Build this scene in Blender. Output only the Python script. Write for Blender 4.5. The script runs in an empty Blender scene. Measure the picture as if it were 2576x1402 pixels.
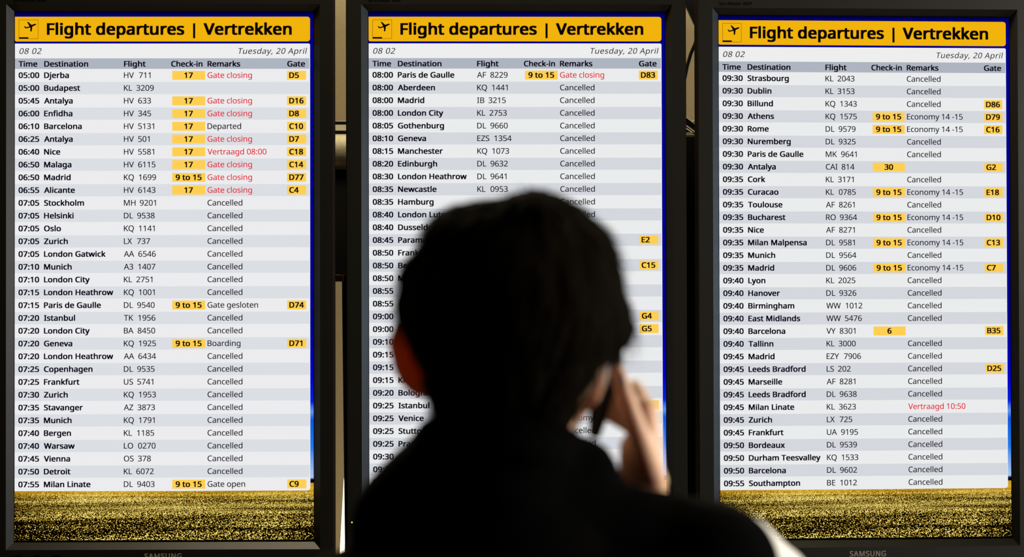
import bpy, bmesh, math, random
from mathutils import Vector, Matrix, Euler, noise
from mathutils.geometry import tessellate_polygon

random.seed(7)
SC = bpy.context.scene
COL = SC.collection

# ------------------------------------------------------------------ camera
cam_d = bpy.data.cameras.new('camera')
cam_d.sensor_width = 36.0
cam_d.lens = 36.0 * 5512.0 / 2576.0
cam_d.clip_start = 0.05
cam_d.clip_end = 60
cam_d.dof.use_dof = True
cam_d.dof.focus_distance = 4.215
cam_d.dof.aperture_fstop = 77.03 / 1000 / 0.0138
cam = bpy.data.objects.new('camera', cam_d)
COL.objects.link(cam)
cam.location = (0, 0, 1.70)
cam.rotation_euler = (math.radians(90), 0, 0)
SC.camera = cam

# ------------------------------------------------------------------ world, exposure
SC.view_settings.view_transform = 'Standard'
SC.view_settings.look = 'None'
SC.view_settings.exposure = 0.0
SC.view_settings.gamma = 1.0
SC.view_settings.use_curve_mapping = False
w = bpy.data.worlds.new('world'); SC.world = w; w.use_nodes = True
w.node_tree.nodes['Background'].inputs[0].default_value = (0.9, 0.95, 1.0, 1)
w.node_tree.nodes['Background'].inputs[1].default_value = 0.012

# ------------------------------------------------------------------ lamps of the hall, and an added backlight for the ears
def area(name, loc, target, size, power, color, size_y=None):
    d = bpy.data.lights.new(name, 'AREA')
    d.energy = power; d.color = color; d.size = size
    if size_y:
        d.shape = 'RECTANGLE'; d.size_y = size_y
    o = bpy.data.objects.new(name, d); COL.objects.link(o)
    o.location = loc
    o.rotation_euler = (Vector(target) - Vector(loc)).to_track_quat('-Z', 'Y').to_euler()
    return o
area('hall_light', (3.0, 1.72, 2.05), (0.1, 1.75, 1.55), 0.5, 125, (1.0, 0.91, 0.79))
area('ear_backlight', (-0.5, 3.95, 3.1), (-0.1, 1.72, 1.6), 0.6, 40, (1.0, 0.82, 0.58))  # added unseen lamp that lights the ears from the front
area('ceiling_light', (0.0, 3.80, 3.9), (0.0, 4.0, 0.5), 1.6, 25, (1.0, 0.86, 0.5), 0.2)
area('wall_light', (-0.35, 4.72, 3.5), (-0.35, 4.95, 1.7), 3.2, 27, (1.0, 0.83, 0.52), 0.15)
area('wall_floor_light', (-0.3, 4.75, 0.15), (-0.3, 4.95, 1.5), 3.2, 15, (1.0, 0.70, 0.34), 0.1)
area('daylight_window', (4.9, 3.75, 1.8), (0, 4.1, 1.7), 1.4, 60, (0.55, 0.78, 1.0), 0.5)

# ------------------------------------------------------------------ helpers
def srgb(r, g, b):
    def f(c):
        c /= 255.0
        return c / 12.92 if c <= 0.04045 else ((c + 0.055) / 1.055) ** 2.4
    return (f(r), f(g), f(b), 1.0)

def mat(name, col, rough=0.6, metal=0.0, spec=0.5, bump=0.0, bscale=300.0, vary=0.0, sheen=0.0):
    m = bpy.data.materials.new(name); m.use_nodes = True
    nt = m.node_tree; p = nt.nodes['Principled BSDF']
    p.inputs['Base Color'].default_value = col
    p.inputs['Roughness'].default_value = rough
    p.inputs['Metallic'].default_value = metal
    p.inputs['Specular IOR Level'].default_value = spec
    if sheen: p.inputs['Sheen Weight'].default_value = sheen
    if bump or vary:
        tc = nt.nodes.new('ShaderNodeTexCoord')
        n = nt.nodes.new('ShaderNodeTexNoise'); n.inputs['Scale'].default_value = bscale
        n.inputs['Detail'].default_value = 3
        nt.links.new(tc.outputs['Object'], n.inputs['Vector'])
        if bump:
            b = nt.nodes.new('ShaderNodeBump'); b.inputs['Strength'].default_value = bump
            b.inputs['Distance'].default_value = 0.002
            nt.links.new(n.outputs['Fac'], b.inputs['Height'])
            nt.links.new(b.outputs['Normal'], p.inputs['Normal'])
        if vary:
            mx = nt.nodes.new('ShaderNodeMix'); mx.data_type = 'RGBA'
            mx.inputs[6].default_value = tuple(c * (1 - vary) for c in col[:3]) + (1,)
            mx.inputs[7].default_value = tuple(min(1, c * (1 + vary)) for c in col[:3]) + (1,)
            nt.links.new(n.outputs['Fac'], mx.inputs[0])
            nt.links.new(mx.outputs[2], p.inputs['Base Color'])
    return m

def emit(name, col, strength=1.0, sample=True, grain=0.0, lines=0.0):
    m = bpy.data.materials.new(name); m.use_nodes = True
    nt = m.node_tree
    for n in list(nt.nodes): nt.nodes.remove(n)
    out = nt.nodes.new('ShaderNodeOutputMaterial')
    e = nt.nodes.new('ShaderNodeEmission')
    e.inputs[0].default_value = col; e.inputs[1].default_value = strength
    nt.links.new(e.outputs[0], out.inputs[0])
    if grain or lines:
        tc = nt.nodes.new('ShaderNodeTexCoord')
        n = nt.nodes.new('ShaderNodeTexNoise'); n.inputs['Scale'].default_value = 750
        n.inputs['Detail'].default_value = 1
        nt.links.new(tc.outputs['Object'], n.inputs['Vector'])
        a = nt.nodes.new('ShaderNodeMath'); a.operation = 'MULTIPLY_ADD'
        a.inputs[1].default_value = grain * 2; a.inputs[2].default_value = strength - grain
        nt.links.new(n.outputs['Fac'], a.inputs[0])
        last = a
        if lines:                                        # rows of LCD pixels
            wv = nt.nodes.new('ShaderNodeTexWave'); wv.bands_direction = 'Z'
            wv.inputs['Scale'].default_value = 105.0
            nt.links.new(tc.outputs['Object'], wv.inputs['Vector'])
            b = nt.nodes.new('ShaderNodeMath'); b.operation = 'MULTIPLY_ADD'
            b.inputs[1].default_value = lines
            nt.links.new(wv.outputs['Fac'], b.inputs[0]); nt.links.new(last.outputs[0], b.inputs[2])
            last = b
        nt.links.new(last.outputs[0], e.inputs[1])
    if not sample:
        m.cycles.emission_sampling = 'NONE'
    return m

def link(name, me, m, parent=None):
    o = bpy.data.objects.new(name, me); COL.objects.link(o)
    if m is not None and not me.materials: me.materials.append(m)
    if parent is not None: o.parent = parent
    return o
def obj(name, bm, m, parent=None, smooth=False):
    bmesh.ops.recalc_face_normals(bm, faces=bm.faces)
    me = bpy.data.meshes.new(name); bm.to_mesh(me); bm.free()
    if smooth:
        for p in me.polygons: p.use_smooth = True
    return link(name, me, m, parent)
def raw(name, verts, faces, m, parent=None):
    me = bpy.data.meshes.new(name); me.from_pydata(verts, [], faces); me.update()
    return link(name, me, m, parent)
def thing(name, label, cat, loc=(0, 0, 0), rot=(0, 0, 0), group=None):
    o = bpy.data.objects.new(name, None); COL.objects.link(o)
    o.empty_display_size = 0.05
    o.location = loc; o.rotation_euler = rot
    o['label'] = label; o['category'] = cat
    if group: o['group'] = group
    return o
def tag(o, label, cat, group=None):
    o['label'] = label; o['category'] = cat
    if group: o['group'] = group
    return o
def struct(o):
    o['kind'] = 'structure'; return o
def add_box(bm, x0, x1, y0, y1, z0, z1, bevel=0.0):
    r = bmesh.ops.create_cube(bm, size=1)
    vs = r['verts']
    for v in vs:
        v.co = Vector((x0 + (v.co.x + .5) * (x1 - x0), y0 + (v.co.y + .5) * (y1 - y0), z0 + (v.co.z + .5) * (z1 - z0)))
    if bevel:
        es = list({e for v in vs for e in v.link_edges})
        bmesh.ops.bevel(bm, geom=es, offset=bevel, segments=2, profile=0.5, affect='EDGES')
def add_tube(bm, pts, r, n=12, caps=True):
    pts = [Vector(p) for p in pts]
    rings = []
    for i, p in enumerate(pts):
        d = (pts[min(i + 1, len(pts) - 1)] - pts[max(i - 1, 0)]).normalized()
        up = Vector((0, 0, 1)) if abs(d.z) < 0.9 else Vector((1, 0, 0))
        a = d.cross(up).normalized(); b = d.cross(a).normalized()
        rr = r[i] if isinstance(r, (list, tuple)) else r
        rings.append([bm.verts.new(p + (a * math.cos(t * 2 * math.pi / n) + b * math.sin(t * 2 * math.pi / n)) * rr) for t in range(n)])
    for i in range(len(rings) - 1):
        for t in range(n):
            bm.faces.new((rings[i][t], rings[i][(t + 1) % n], rings[i + 1][(t + 1) % n], rings[i + 1][t]))
    if caps:
        bm.faces.new(rings[0]); bm.faces.new(rings[-1][::-1])

# ------------------------------------------------------------------ lettering (glyph outlines, 1000 units per em, cap height 714)
# one entry per character of CHARS: advance, then closed cubic loops (handle, point, handle ...)
CHARS = ' ,-0123456789:ABCDEFGHIJKLMNOPQRSTUVWXYZabcdefghijklmnopqrstuvwxyz|'
OUTLINES = [
    [260,[]],
    [268,[[190,109,192,105,186,82,178,56,169,29,160,2,149,-25,138,-52,127,-79,117,-105,106,-129,84,-129,63,-129,41,-129,48,-104,54,-76,60,-48,67,-19,73,10,78,38,83,67,88,93,91,116,122,116,154,116,185,116,187,112]]],
    [322,[[121,229,40,229,40,255,40,281,40,307,121,307,201,307,282,307,282,281,282,255,282,229,201,229]]],
    [572,[[523,435,523,358,523,300,519,248,510,203,501,158,487,119,468,87,450,56,425,32,394,15,364,-2,328,-10,285,-10,232,-10,187,5,152,34,117,63,91,105,74,160,57,216,49,281,49,358,49,435,57,501,72,556,88,611,113,653,148,682,183,710,228,725,285,725,338,725,383,711,418,682,453,652,480,611,497,556,514,501],[137,423,137,358,137,293,142,238,151,195,161,152,177,119,198,97,220,76,249,65,285,65,321,65,350,76,371,97,393,118,409,151,419,194,429,238,434,293,434,358,434,423,429,477,419,520,409,563,393,596,371,617,350,639,321,650,285,650,249,650,220,639,198,617,177,596,161,563,151,520,142,477]]],
    [572,[[355,238,355,0,326,0,298,0,269,0,269,166,269,333,269,499,269,518,269,535,269,548,270,561,270,574,271,585,272,597,272,609,273,622,262,611,253,602,244,595,235,588,224,578,211,567,186,546,160,526,135,505,120,525,104,544,89,564,153,614,218,664,282,714,306,714,331,714,355,714,355,476]]],
    [572,[[520,27,520,0,363,0,205,0,48,0,48,24,48,49,48,73,110,136,173,199,235,262,271,298,301,330,326,358,351,386,369,413,382,440,395,467,401,497,401,529,401,568,389,598,366,618,343,639,312,649,275,649,240,649,210,643,183,631,157,619,130,602,103,581,87,601,72,620,56,640,75,656,95,670,117,683,140,696,164,706,190,713,217,720,245,724,275,724,320,724,358,716,390,701,422,686,447,664,464,635,482,607,491,573,491,534,491,497,483,462,468,429,453,396,431,364,404,333,377,301,345,267,308,231,258,182,209,133,159,84,159,83,159,81,159,80,279,80,400,80,520,80,520,53]]],
    [572,[[493,598,493,547,493,515,487,487,475,464,463,441,446,422,423,407,401,392,375,382,345,376,345,375,345,373,345,372,402,365,445,347,473,318,501,289,515,250,515,203,515,162,505,125,486,92,467,60,437,35,397,17,356,-1,304,-10,241,-10,204,-10,169,-7,137,-1,105,4,74,14,45,29,45,56,45,84,45,111,75,96,107,85,142,76,177,68,210,64,242,64,306,64,352,76,381,101,409,127,423,161,423,205,423,235,415,259,399,277,384,296,361,309,331,318,301,327,265,331,223,331,200,331,177,331,154,331,154,356,154,381,154,406,177,406,201,406,224,406,263,406,296,412,322,423,349,434,369,450,382,470,396,491,403,514,403,541,403,576,391,603,368,621,345,640,313,650,273,650,248,650,225,647,204,642,183,637,164,631,146,621,129,612,111,602,93,590,78,610,64,630,49,650,74,670,106,687,143,702,181,717,224,724,272,724,347,724,402,707,438,674,475,641]]],
    [572,[[552,188,552,162,517,162,483,162,448,162,448,108,448,54,448,0,420,0,391,0,363,0,363,54,363,108,363,162,249,162,135,162,21,162,21,187,21,212,21,237,133,397,245,558,357,718,387,718,418,718,448,718,448,559,448,400,448,241,483,241,517,241,552,241,552,215],[363,391,363,466,363,483,363,499,363,513,364,528,364,541,365,554,366,567,366,579,366,590,367,602,367,613,368,624,367,624,365,624,364,624,359,611,352,598,344,583,336,568,328,556,321,546,250,444,178,343,107,241,192,241,278,241,363,241,363,316]]],
    [572,[[252,438,275,438,324,438,366,430,402,413,438,396,466,373,485,341,505,310,515,273,515,228,515,179,504,136,483,100,462,65,431,38,391,18,352,0,304,-10,248,-10,211,-10,177,-7,144,0,112,7,85,16,63,29,63,57,63,84,63,112,87,97,116,86,150,77,185,69,218,65,249,65,284,65,315,70,341,81,368,93,388,110,403,132,418,155,425,184,425,219,425,266,411,301,382,326,353,352,308,364,246,364,227,364,206,362,182,359,158,356,139,352,124,349,109,358,95,368,80,377,89,489,98,602,107,714,226,714,346,714,465,714,465,687,465,661,465,634,371,634,276,634,182,634,176,565,171,496,165,427,176,429,192,431,211,434,230,437]]],
    [572,[[55,252,55,305,55,346,58,387,63,427,69,467,79,505,93,540,107,576,126,608,151,635,176,663,207,685,244,700,282,716,328,724,382,724,396,724,411,723,428,722,446,721,459,718,470,715,470,690,470,665,470,640,458,644,444,647,429,649,414,651,399,652,384,652,338,652,300,644,269,629,238,614,214,593,196,566,179,539,166,509,158,474,150,439,145,402,143,363,145,363,147,363,149,363,159,379,172,393,187,406,202,419,221,429,242,436,264,443,289,447,318,447,359,447,396,438,426,421,457,405,482,380,499,347,516,315,525,276,525,230,525,181,516,138,497,102,478,66,452,38,418,19,385,0,345,-10,298,-10,264,-10,232,-4,203,9,174,22,148,41,125,67,103,93,86,126,73,165,61,205],[272,64,297,64,339,64,373,77,399,104,425,131,438,173,438,230,438,275,426,311,403,338,380,365,346,378,300,378,269,378,241,372,218,358,195,345,176,329,163,309,151,289,144,268,144,247,144,225,147,203,153,182,160,161,170,141,182,123,195,105,211,91,230,80,250,69]]],
    [572,[[168,0,136,0,234,211,331,423,429,634,301,634,172,634,44,634,44,661,44,687,44,714,204,714,363,714,523,714,523,691,523,669,523,646,426,431,330,215,233,0,201,0]]],
    [572,[[244,724,285,724,327,724,364,717,396,704,428,691,453,672,471,647,490,622,499,590,499,553,499,524,493,499,480,478,468,457,452,438,431,421,410,405,388,391,363,378,392,364,419,348,443,330,467,313,486,292,500,269,515,246,522,218,522,185,522,145,512,110,493,81,474,53,446,30,411,14,376,-2,335,-10,288,-10,237,-10,193,-2,157,13,122,28,95,50,76,78,58,107,49,141,49,182,49,215,56,243,69,267,83,291,101,312,124,329,147,346,171,361,197,373,174,386,153,401,133,418,114,435,99,455,88,477,77,499,72,525,72,554,72,591,81,621,100,646,119,671,144,691,176,704,208,717],[135,206,135,181,135,146,147,117,172,94,197,71,235,60,286,60,335,60,372,71,397,94,423,117,436,147,436,184,436,207,430,228,417,245,405,263,388,279,365,293,343,307,317,320,286,331,281,333,275,335,270,337,241,324,216,311,196,296,176,281,161,265,150,246,140,227],[323,653,284,653,247,653,217,644,193,626,170,609,158,583,158,550,158,525,164,505,175,488,187,471,203,457,223,445,243,434,265,423,289,412,312,422,333,433,351,445,370,457,384,471,395,488,406,505,412,526,412,550,412,583,400,609,377,626,354,644]]],
    [572,[[520,462,520,409,520,368,517,328,511,287,506,247,496,209,482,173,468,138,449,106,424,78,399,51,368,29,330,13,292,-2,246,-10,192,-10,179,-10,163,-9,145,-7,128,-6,113,-3,102,0,102,25,102,50,102,75,114,71,128,68,144,65,160,63,175,62,190,62,237,62,275,70,305,85,336,100,360,121,378,147,396,174,409,204,417,239,425,274,430,311,431,350,429,350,427,350,425,350,415,335,402,321,387,308,372,295,353,285,331,278,310,271,284,267,255,267,214,267,178,275,147,292,117,309,92,334,75,366,59,398,50,437,50,483,50,533,60,576,78,612,97,648,124,676,158,695,192,714,232,724,278,724,312,724,344,717,373,704,402,691,428,672,450,646,472,620,489,587,501,548,514,509],[303,650,278,650,237,650,203,636,176,609,150,582,137,540,137,484,137,438,148,402,171,375,193,349,227,336,274,336,306,336,334,342,357,355,380,368,398,385,411,405,424,425,431,446,431,467,431,488,428,510,421,531,415,553,406,573,393,591,380,609,364,623,345,634,326,645]]],
    [268,[[72,30,72,54,72,79,78,96,90,106,102,116,116,121,133,121,150,121,165,116,177,106,190,96,196,79,196,54,196,30,190,13,177,2,165,-9,150,-14,133,-14,116,-14,102,-9,90,2,78,13],[72,458,72,482,72,507,78,525,90,535,102,545,116,550,133,550,150,550,165,545,177,535,190,525,196,507,196,482,196,458,190,441,177,430,165,419,150,414,133,414,116,414,102,419,90,430,78,441]]],
    [639,[[576,0,545,0,516,74,488,147,459,221,365,221,270,221,176,221,148,147,119,74,91,0,61,0,30,0,0,0,93,239,186,478,279,717,306,717,333,717,360,717,453,478,545,239,638,0,607,0],[379,445,352,517,350,522,347,532,342,546,337,560,333,574,328,589,324,604,321,616,318,624,315,611,311,597,307,583,304,570,300,557,296,546,293,535,290,525,287,517,260,445,233,373,206,301,281,301,357,301,432,301,405,373]]],
    [650,[[233,714,301,714,390,714,458,701,503,674,549,648,572,602,572,537,572,509,567,484,556,462,546,441,531,423,510,408,490,394,465,384,436,379,436,377,436,376,436,374,466,369,493,361,517,348,542,335,561,317,575,294,589,271,596,240,596,203,596,160,586,123,566,92,546,62,517,39,480,23,443,8,399,0,348,0,264,0,181,0,97,0,97,238,97,476,97,714,165,714],[275,410,319,410,380,410,422,420,445,439,468,459,479,488,479,527,479,566,465,594,437,611,410,629,366,637,305,637,266,637,226,637,187,637,187,561,187,486,187,410,231,410],[233,335,187,335,187,249,187,162,187,76,235,76,283,76,331,76,394,76,438,88,463,113,488,138,500,170,500,210,500,235,494,257,483,276,472,295,454,309,428,319,403,330,368,335,324,335,278,335]]],
    [632,[[435,645,403,645,365,645,331,638,300,625,269,612,243,593,222,568,201,543,184,513,173,477,162,442,156,402,156,357,156,298,165,247,183,204,202,161,229,127,265,104,302,81,347,69,402,69,433,69,463,72,491,77,519,82,546,89,573,97,573,71,573,45,573,19,546,9,519,2,490,-3,462,-8,428,-10,389,-10,316,-10,256,5,207,35,158,65,122,108,97,163,73,218,61,283,61,358,61,412,69,461,83,506,98,551,121,589,149,622,178,655,214,680,257,698,300,715,349,724,404,724,441,724,476,720,510,713,544,706,574,695,601,682,589,657,577,631,565,606,543,616,519,625,491,633,464,641]]],
    [730,[[669,441,669,364,669,284,654,217,624,163,595,109,552,68,497,41,442,14,375,0,296,0,230,0,163,0,97,0,97,238,97,476,97,714,170,714,244,714,317,714,389,714,451,701,504,674,557,647,597,608,626,556,655,505],[574,267,574,361,574,424,563,476,542,517,521,558,491,588,450,607,410,627,361,637,304,637,265,637,226,637,187,637,187,450,187,264,187,77,219,77,252,77,284,77,381,77,453,101,501,148,550,196]]],
    [556,[[496,26,496,0,363,0,230,0,97,0,97,238,97,476,97,714,230,714,363,714,496,714,496,688,496,661,496,635,393,635,290,635,187,635,187,561,187,486,187,412,284,412,381,412,478,412,478,386,478,360,478,334,381,334,284,334,187,334,187,249,187,164,187,79,290,79,393,79,496,79,496,53]]],
    [519,[[187,101,187,0,157,0,127,0,97,0,97,238,97,476,97,714,230,714,363,714,496,714,496,688,496,661,496,635,393,635,290,635,187,635,187,551,187,466,187,382,284,382,380,382,477,382,477,356,477,329,477,303,380,303,284,303,187,303,187,202]]],
    [728,[[407,350,407,377,489,377,572,377,654,377,654,260,654,144,654,27,615,14,576,5,537,-1,498,-7,453,-10,403,-10,329,-10,267,5,216,34,165,64,127,106,100,161,74,217,61,282,61,357,61,432,76,496,105,551,134,606,177,648,231,678,286,709,353,724,431,724,471,724,509,720,544,713,580,706,613,695,644,682,633,656,621,630,610,604,585,615,556,625,524,633,493,641,460,645,426,645,369,645,321,633,280,610,239,587,208,554,187,510,166,468,155,416,155,357,155,300,164,250,182,206,201,163,230,129,269,104,308,80,360,68,424,68,455,68,482,70,504,73,526,76,546,80,564,85,564,156,564,226,564,297,512,297,459,297,407,297,407,324]]],
    [741,[[643,238,643,0,613,0,583,0,553,0,553,111,553,222,553,333,431,333,309,333,187,333,187,222,187,111,187,0,157,0,127,0,97,0,97,238,97,476,97,714,127,714,157,714,187,714,187,613,187,513,187,412,309,412,431,412,553,412,553,513,553,613,553,714,583,714,613,714,643,714,643,476]]],
    [339,[[298,17,298,0,212,0,126,0,40,0,40,17,40,35,40,52,68,58,96,65,124,71,124,261,124,452,124,642,96,649,68,655,40,662,40,679,40,697,40,714,126,714,212,714,298,714,298,697,298,679,298,662,270,655,242,649,214,642,214,452,214,261,214,71,242,65,270,58,298,52,298,35]]],
    [273,[[33,-190,-4,-190,-20,-190,-34,-189,-46,-186,-58,-184,-69,-181,-78,-177,-78,-152,-78,-126,-78,-101,-67,-104,-56,-106,-44,-108,-32,-110,-19,-111,-6,-111,11,-111,26,-108,42,-101,56,-94,69,-83,78,-66,87,-49,92,-26,92,4,92,241,92,477,92,714,122,714,152,714,182,714,182,480,182,245,182,11,182,-35,174,-73,159,-102,144,-132,122,-154,94,-168,66,-183]]],
    [619,[[521,134,619,0,584,0,548,0,513,0,429,114,344,227,260,341,236,320,211,298,187,277,187,185,187,92,187,0,157,0,127,0,97,0,97,238,97,476,97,714,127,714,157,714,187,714,187,597,187,479,187,362,207,385,227,407,248,430,269,453,289,475,310,498,374,570,439,642,503,714,538,714,573,714,608,714,514,610,419,507,325,403,423,269]]],
    [524,[[231,0,97,0,97,238,97,476,97,714,127,714,157,714,187,714,187,503,187,291,187,80,291,80,395,80,499,80,499,53,499,27,499,0,365,0]]],
    [907,[[437,0,412,0,334,209,255,417,177,626,176,626,174,626,173,626,174,613,175,596,176,575,177,554,178,532,179,507,180,483,180,458,180,433,180,289,180,144,180,0,152,0,125,0,97,0,97,238,97,476,97,714,141,714,186,714,230,714,303,519,377,324,450,129,451,129,453,129,454,129,529,324,603,519,678,714,722,714,766,714,810,714,810,476,810,238,810,0,780,0,751,0,721,0,721,146,721,293,721,439,721,462,721,485,722,508,723,532,724,553,725,573,726,594,727,611,728,625,727,625,725,625,724,625,645,417,565,208,486,0,461,0]]],
    [760,[[663,238,663,0,628,0,593,0,558,0,431,198,303,395,176,593,175,593,173,593,172,593,173,578,175,559,175,538,176,517,178,495,178,471,179,448,180,424,180,399,180,266,180,133,180,0,152,0,125,0,97,0,97,238,97,476,97,714,132,714,166,714,201,714,328,517,455,320,582,123,583,123,585,123,586,123,585,134,584,150,583,171,582,192,581,216,580,241,579,266,579,290,579,311,579,445,579,580,579,714,607,714,635,714,663,714,663,476]]],
    [781,[[720,432,720,358,720,303,713,252,699,207,685,163,664,124,636,91,609,58,574,33,533,16,492,-1,445,-10,391,-10,335,-10,286,-1,245,16,204,34,169,59,142,91,115,124,94,163,81,208,68,253,61,304,61,359,61,432,73,496,97,551,121,606,157,648,206,679,255,710,317,725,392,725,463,725,523,710,572,679,621,649,658,607,682,551,707,496],[156,418,156,358,156,298,164,246,181,203,198,160,223,126,258,103,293,80,338,68,391,68,445,68,489,80,523,103,558,126,583,160,600,203,617,246,625,298,625,358,625,448,606,518,569,569,532,620,473,646,392,646,338,646,294,634,258,611,223,588,198,555,181,512,164,469]]],
    [605,[[223,714,286,714,379,714,447,696,490,659,533,622,554,571,554,504,554,475,549,446,539,419,530,392,514,368,492,347,470,326,441,309,404,296,367,284,322,278,269,278,242,278,214,278,187,278,187,185,187,93,187,0,157,0,127,0,97,0,97,238,97,476,97,714,160,714],[341,637,278,637,248,637,217,637,187,637,187,543,187,449,187,355,211,355,235,355,259,355,304,355,342,360,372,369,402,379,424,395,439,416,454,437,461,465,461,500,461,546,446,580,417,603,388,626]]],
    [781,[[720,432,720,358,720,300,712,247,697,200,681,153,658,113,627,80,596,47,558,23,512,8,569,-51,626,-111,683,-170,640,-170,597,-170,554,-170,508,-116,462,-63,416,-9,412,-9,408,-9,403,-9,399,-10,395,-10,391,-10,335,-10,286,-1,245,16,204,34,169,59,142,91,115,124,94,163,81,208,68,253,61,304,61,359,61,432,73,496,97,551,121,606,157,648,206,679,255,710,317,725,392,725,463,725,523,710,572,679,621,649,658,607,682,551,707,496],[156,418,156,358,156,298,164,246,181,203,198,160,223,126,258,103,293,80,338,68,391,68,445,68,489,80,523,103,558,126,583,160,600,203,617,246,625,298,625,358,625,448,606,518,569,569,532,620,473,646,392,646,338,646,294,634,258,611,223,588,198,555,181,512,164,469]]],
    [622,[[228,714,294,714,353,714,402,706,440,691,479,676,507,654,526,624,545,594,554,556,554,511,554,473,547,441,533,416,519,391,501,370,479,355,458,341,435,329,411,320,476,213,542,107,607,0,572,0,537,0,502,0,444,98,387,197,329,295,282,295,234,295,187,295,187,197,187,98,187,0,157,0,127,0,97,0,97,238,97,476,97,714,163,714],[328,636,289,636,255,636,221,636,187,636,187,548,187,459,187,371,223,371,258,371,294,371,352,371,394,382,421,405,448,428,461,462,461,507,461,538,455,563,442,582,430,601,411,614,386,623,361,632]]],
    [549,[[502,228,502,191,502,148,492,112,471,82,450,53,421,30,382,14,344,-2,299,-10,247,-10,220,-10,195,-9,171,-6,146,-3,124,1,104,5,84,10,66,17,51,24,51,53,51,81,51,110,75,99,105,90,140,81,176,72,213,68,251,68,286,68,316,73,340,82,364,91,382,105,394,122,406,139,412,160,412,183,412,206,407,226,397,242,387,258,370,273,345,286,321,300,287,314,244,330,213,341,187,354,163,366,140,379,121,394,106,411,91,428,79,447,71,468,64,489,60,514,60,542,60,580,70,612,89,639,108,666,135,687,169,702,204,717,243,724,288,724,327,724,363,720,396,713,429,706,458,696,485,684,476,658,466,633,457,607,432,618,405,627,376,634,347,641,317,645,286,645,256,645,231,641,211,632,191,623,176,611,166,595,156,580,151,562,151,541,151,517,156,497,166,481,176,465,192,451,215,438,238,425,268,411,307,397,349,382,384,365,413,347,442,330,464,309,479,284,494,259]]],
    [556,[[323,212,323,0,293,0,263,0,233,0,233,212,233,423,233,635,159,635,84,635,10,635,10,661,10,688,10,714,188,714,367,714,545,714,545,688,545,661,545,635,471,635,397,635,323,635,323,423]]],
    [731,[[640,406,640,252,640,203,630,158,610,118,590,79,559,47,518,24,477,1,425,-10,362,-10,273,-10,206,14,159,62,113,111,90,175,90,254,90,407,90,561,90,714,120,714,150,714,180,714,180,560,180,405,180,251,180,193,195,148,226,116,257,84,304,68,367,68,410,68,445,76,472,91,499,107,519,129,532,156,545,184,551,216,551,252,551,406,551,560,551,714,581,714,610,714,640,714,640,560]]],
    [600,[[568,714,600,714,515,476,430,238,345,0,315,0,285,0,255,0,170,238,85,476,0,714,31,714,63,714,94,714,148,561,201,409,255,256,262,237,269,218,274,200,279,182,284,165,288,148,293,132,297,116,300,100,303,116,307,132,311,149,316,166,321,183,326,201,332,219,338,238,345,258,398,410,452,562,505,714,537,714]]],
    [930,[[886,714,917,714,854,476,790,238,727,0,697,0,666,0,636,0,590,156,543,312,497,468,493,482,489,496,485,511,481,526,477,540,474,553,471,566,468,578,465,587,463,597,462,604,461,609,460,604,459,597,457,587,456,578,453,566,450,553,447,540,443,525,439,510,436,495,432,480,427,465,382,310,337,155,292,0,262,0,231,0,201,0,138,238,75,476,12,714,43,714,75,714,106,714,143,569,180,423,217,278,221,263,225,248,228,232,231,218,234,203,237,188,240,174,243,160,245,147,247,134,249,121,251,108,253,121,255,135,257,149,260,163,263,177,266,192,269,207,273,223,277,238,281,253,285,268,289,283,331,427,373,570,415,714,446,714,477,714,508,714,552,569,595,425,639,280,644,265,648,249,652,233,656,218,660,203,663,188,666,173,669,159,671,145,674,132,676,119,678,108,680,125,683,142,686,160,689,179,693,198,698,218,703,238,708,258,713,279,750,424,786,569,823,714,854,714]]],
    [586,[[503,125,582,0,548,0,514,0,480,0,417,103,354,207,291,310,227,207,163,103,99,0,67,0,36,0,4,0,83,124,162,248,241,372,167,486,93,600,19,714,52,714,86,714,119,714,177,621,236,527,294,434,353,527,411,621,470,714,502,714,533,714,565,714,491,601,418,487,344,374,423,249]]],
    [566,[[221,480,283,363,345,480,407,597,469,714,501,714,534,714,566,714,487,568,407,423,328,277,328,185,328,92,328,0,298,0,268,0,238,0,238,91,238,182,238,273,159,420,79,567,0,714,33,714,65,714,98,714,160,597]]],
    [572,[[533,27,533,0,368,0,203,0,38,0,38,23,38,45,38,68,163,257,289,445,414,634,293,634,171,634,50,634,50,661,50,687,50,714,208,714,365,714,523,714,523,691,523,669,523,646,398,457,272,269,147,80,276,80,404,80,533,80,533,53]]],
    [561,[[253,545,288,545,353,545,402,531,433,502,464,473,480,428,480,365,480,243,480,122,480,0,459,0,437,0,416,0,410,25,405,51,399,76,398,76,396,76,395,76,380,57,364,40,347,27,331,14,312,5,291,-1,270,-7,245,-10,215,-10,183,-10,154,-4,128,7,103,18,83,36,68,59,53,83,46,113,46,149,46,202,67,243,109,272,151,301,216,317,303,320,333,321,364,322,394,323,394,334,394,344,394,355,394,400,384,431,365,448,346,465,318,474,283,474,255,474,228,470,203,461,178,453,154,444,132,433,123,455,114,477,105,499,128,512,156,522,188,531,220,540],[340,260,314,259,247,256,201,246,175,227,150,208,137,182,137,148,137,118,146,96,164,82,183,68,206,61,235,61,280,61,318,73,348,98,378,123,393,162,393,214,393,230,393,246,393,262,367,261]]],
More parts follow.
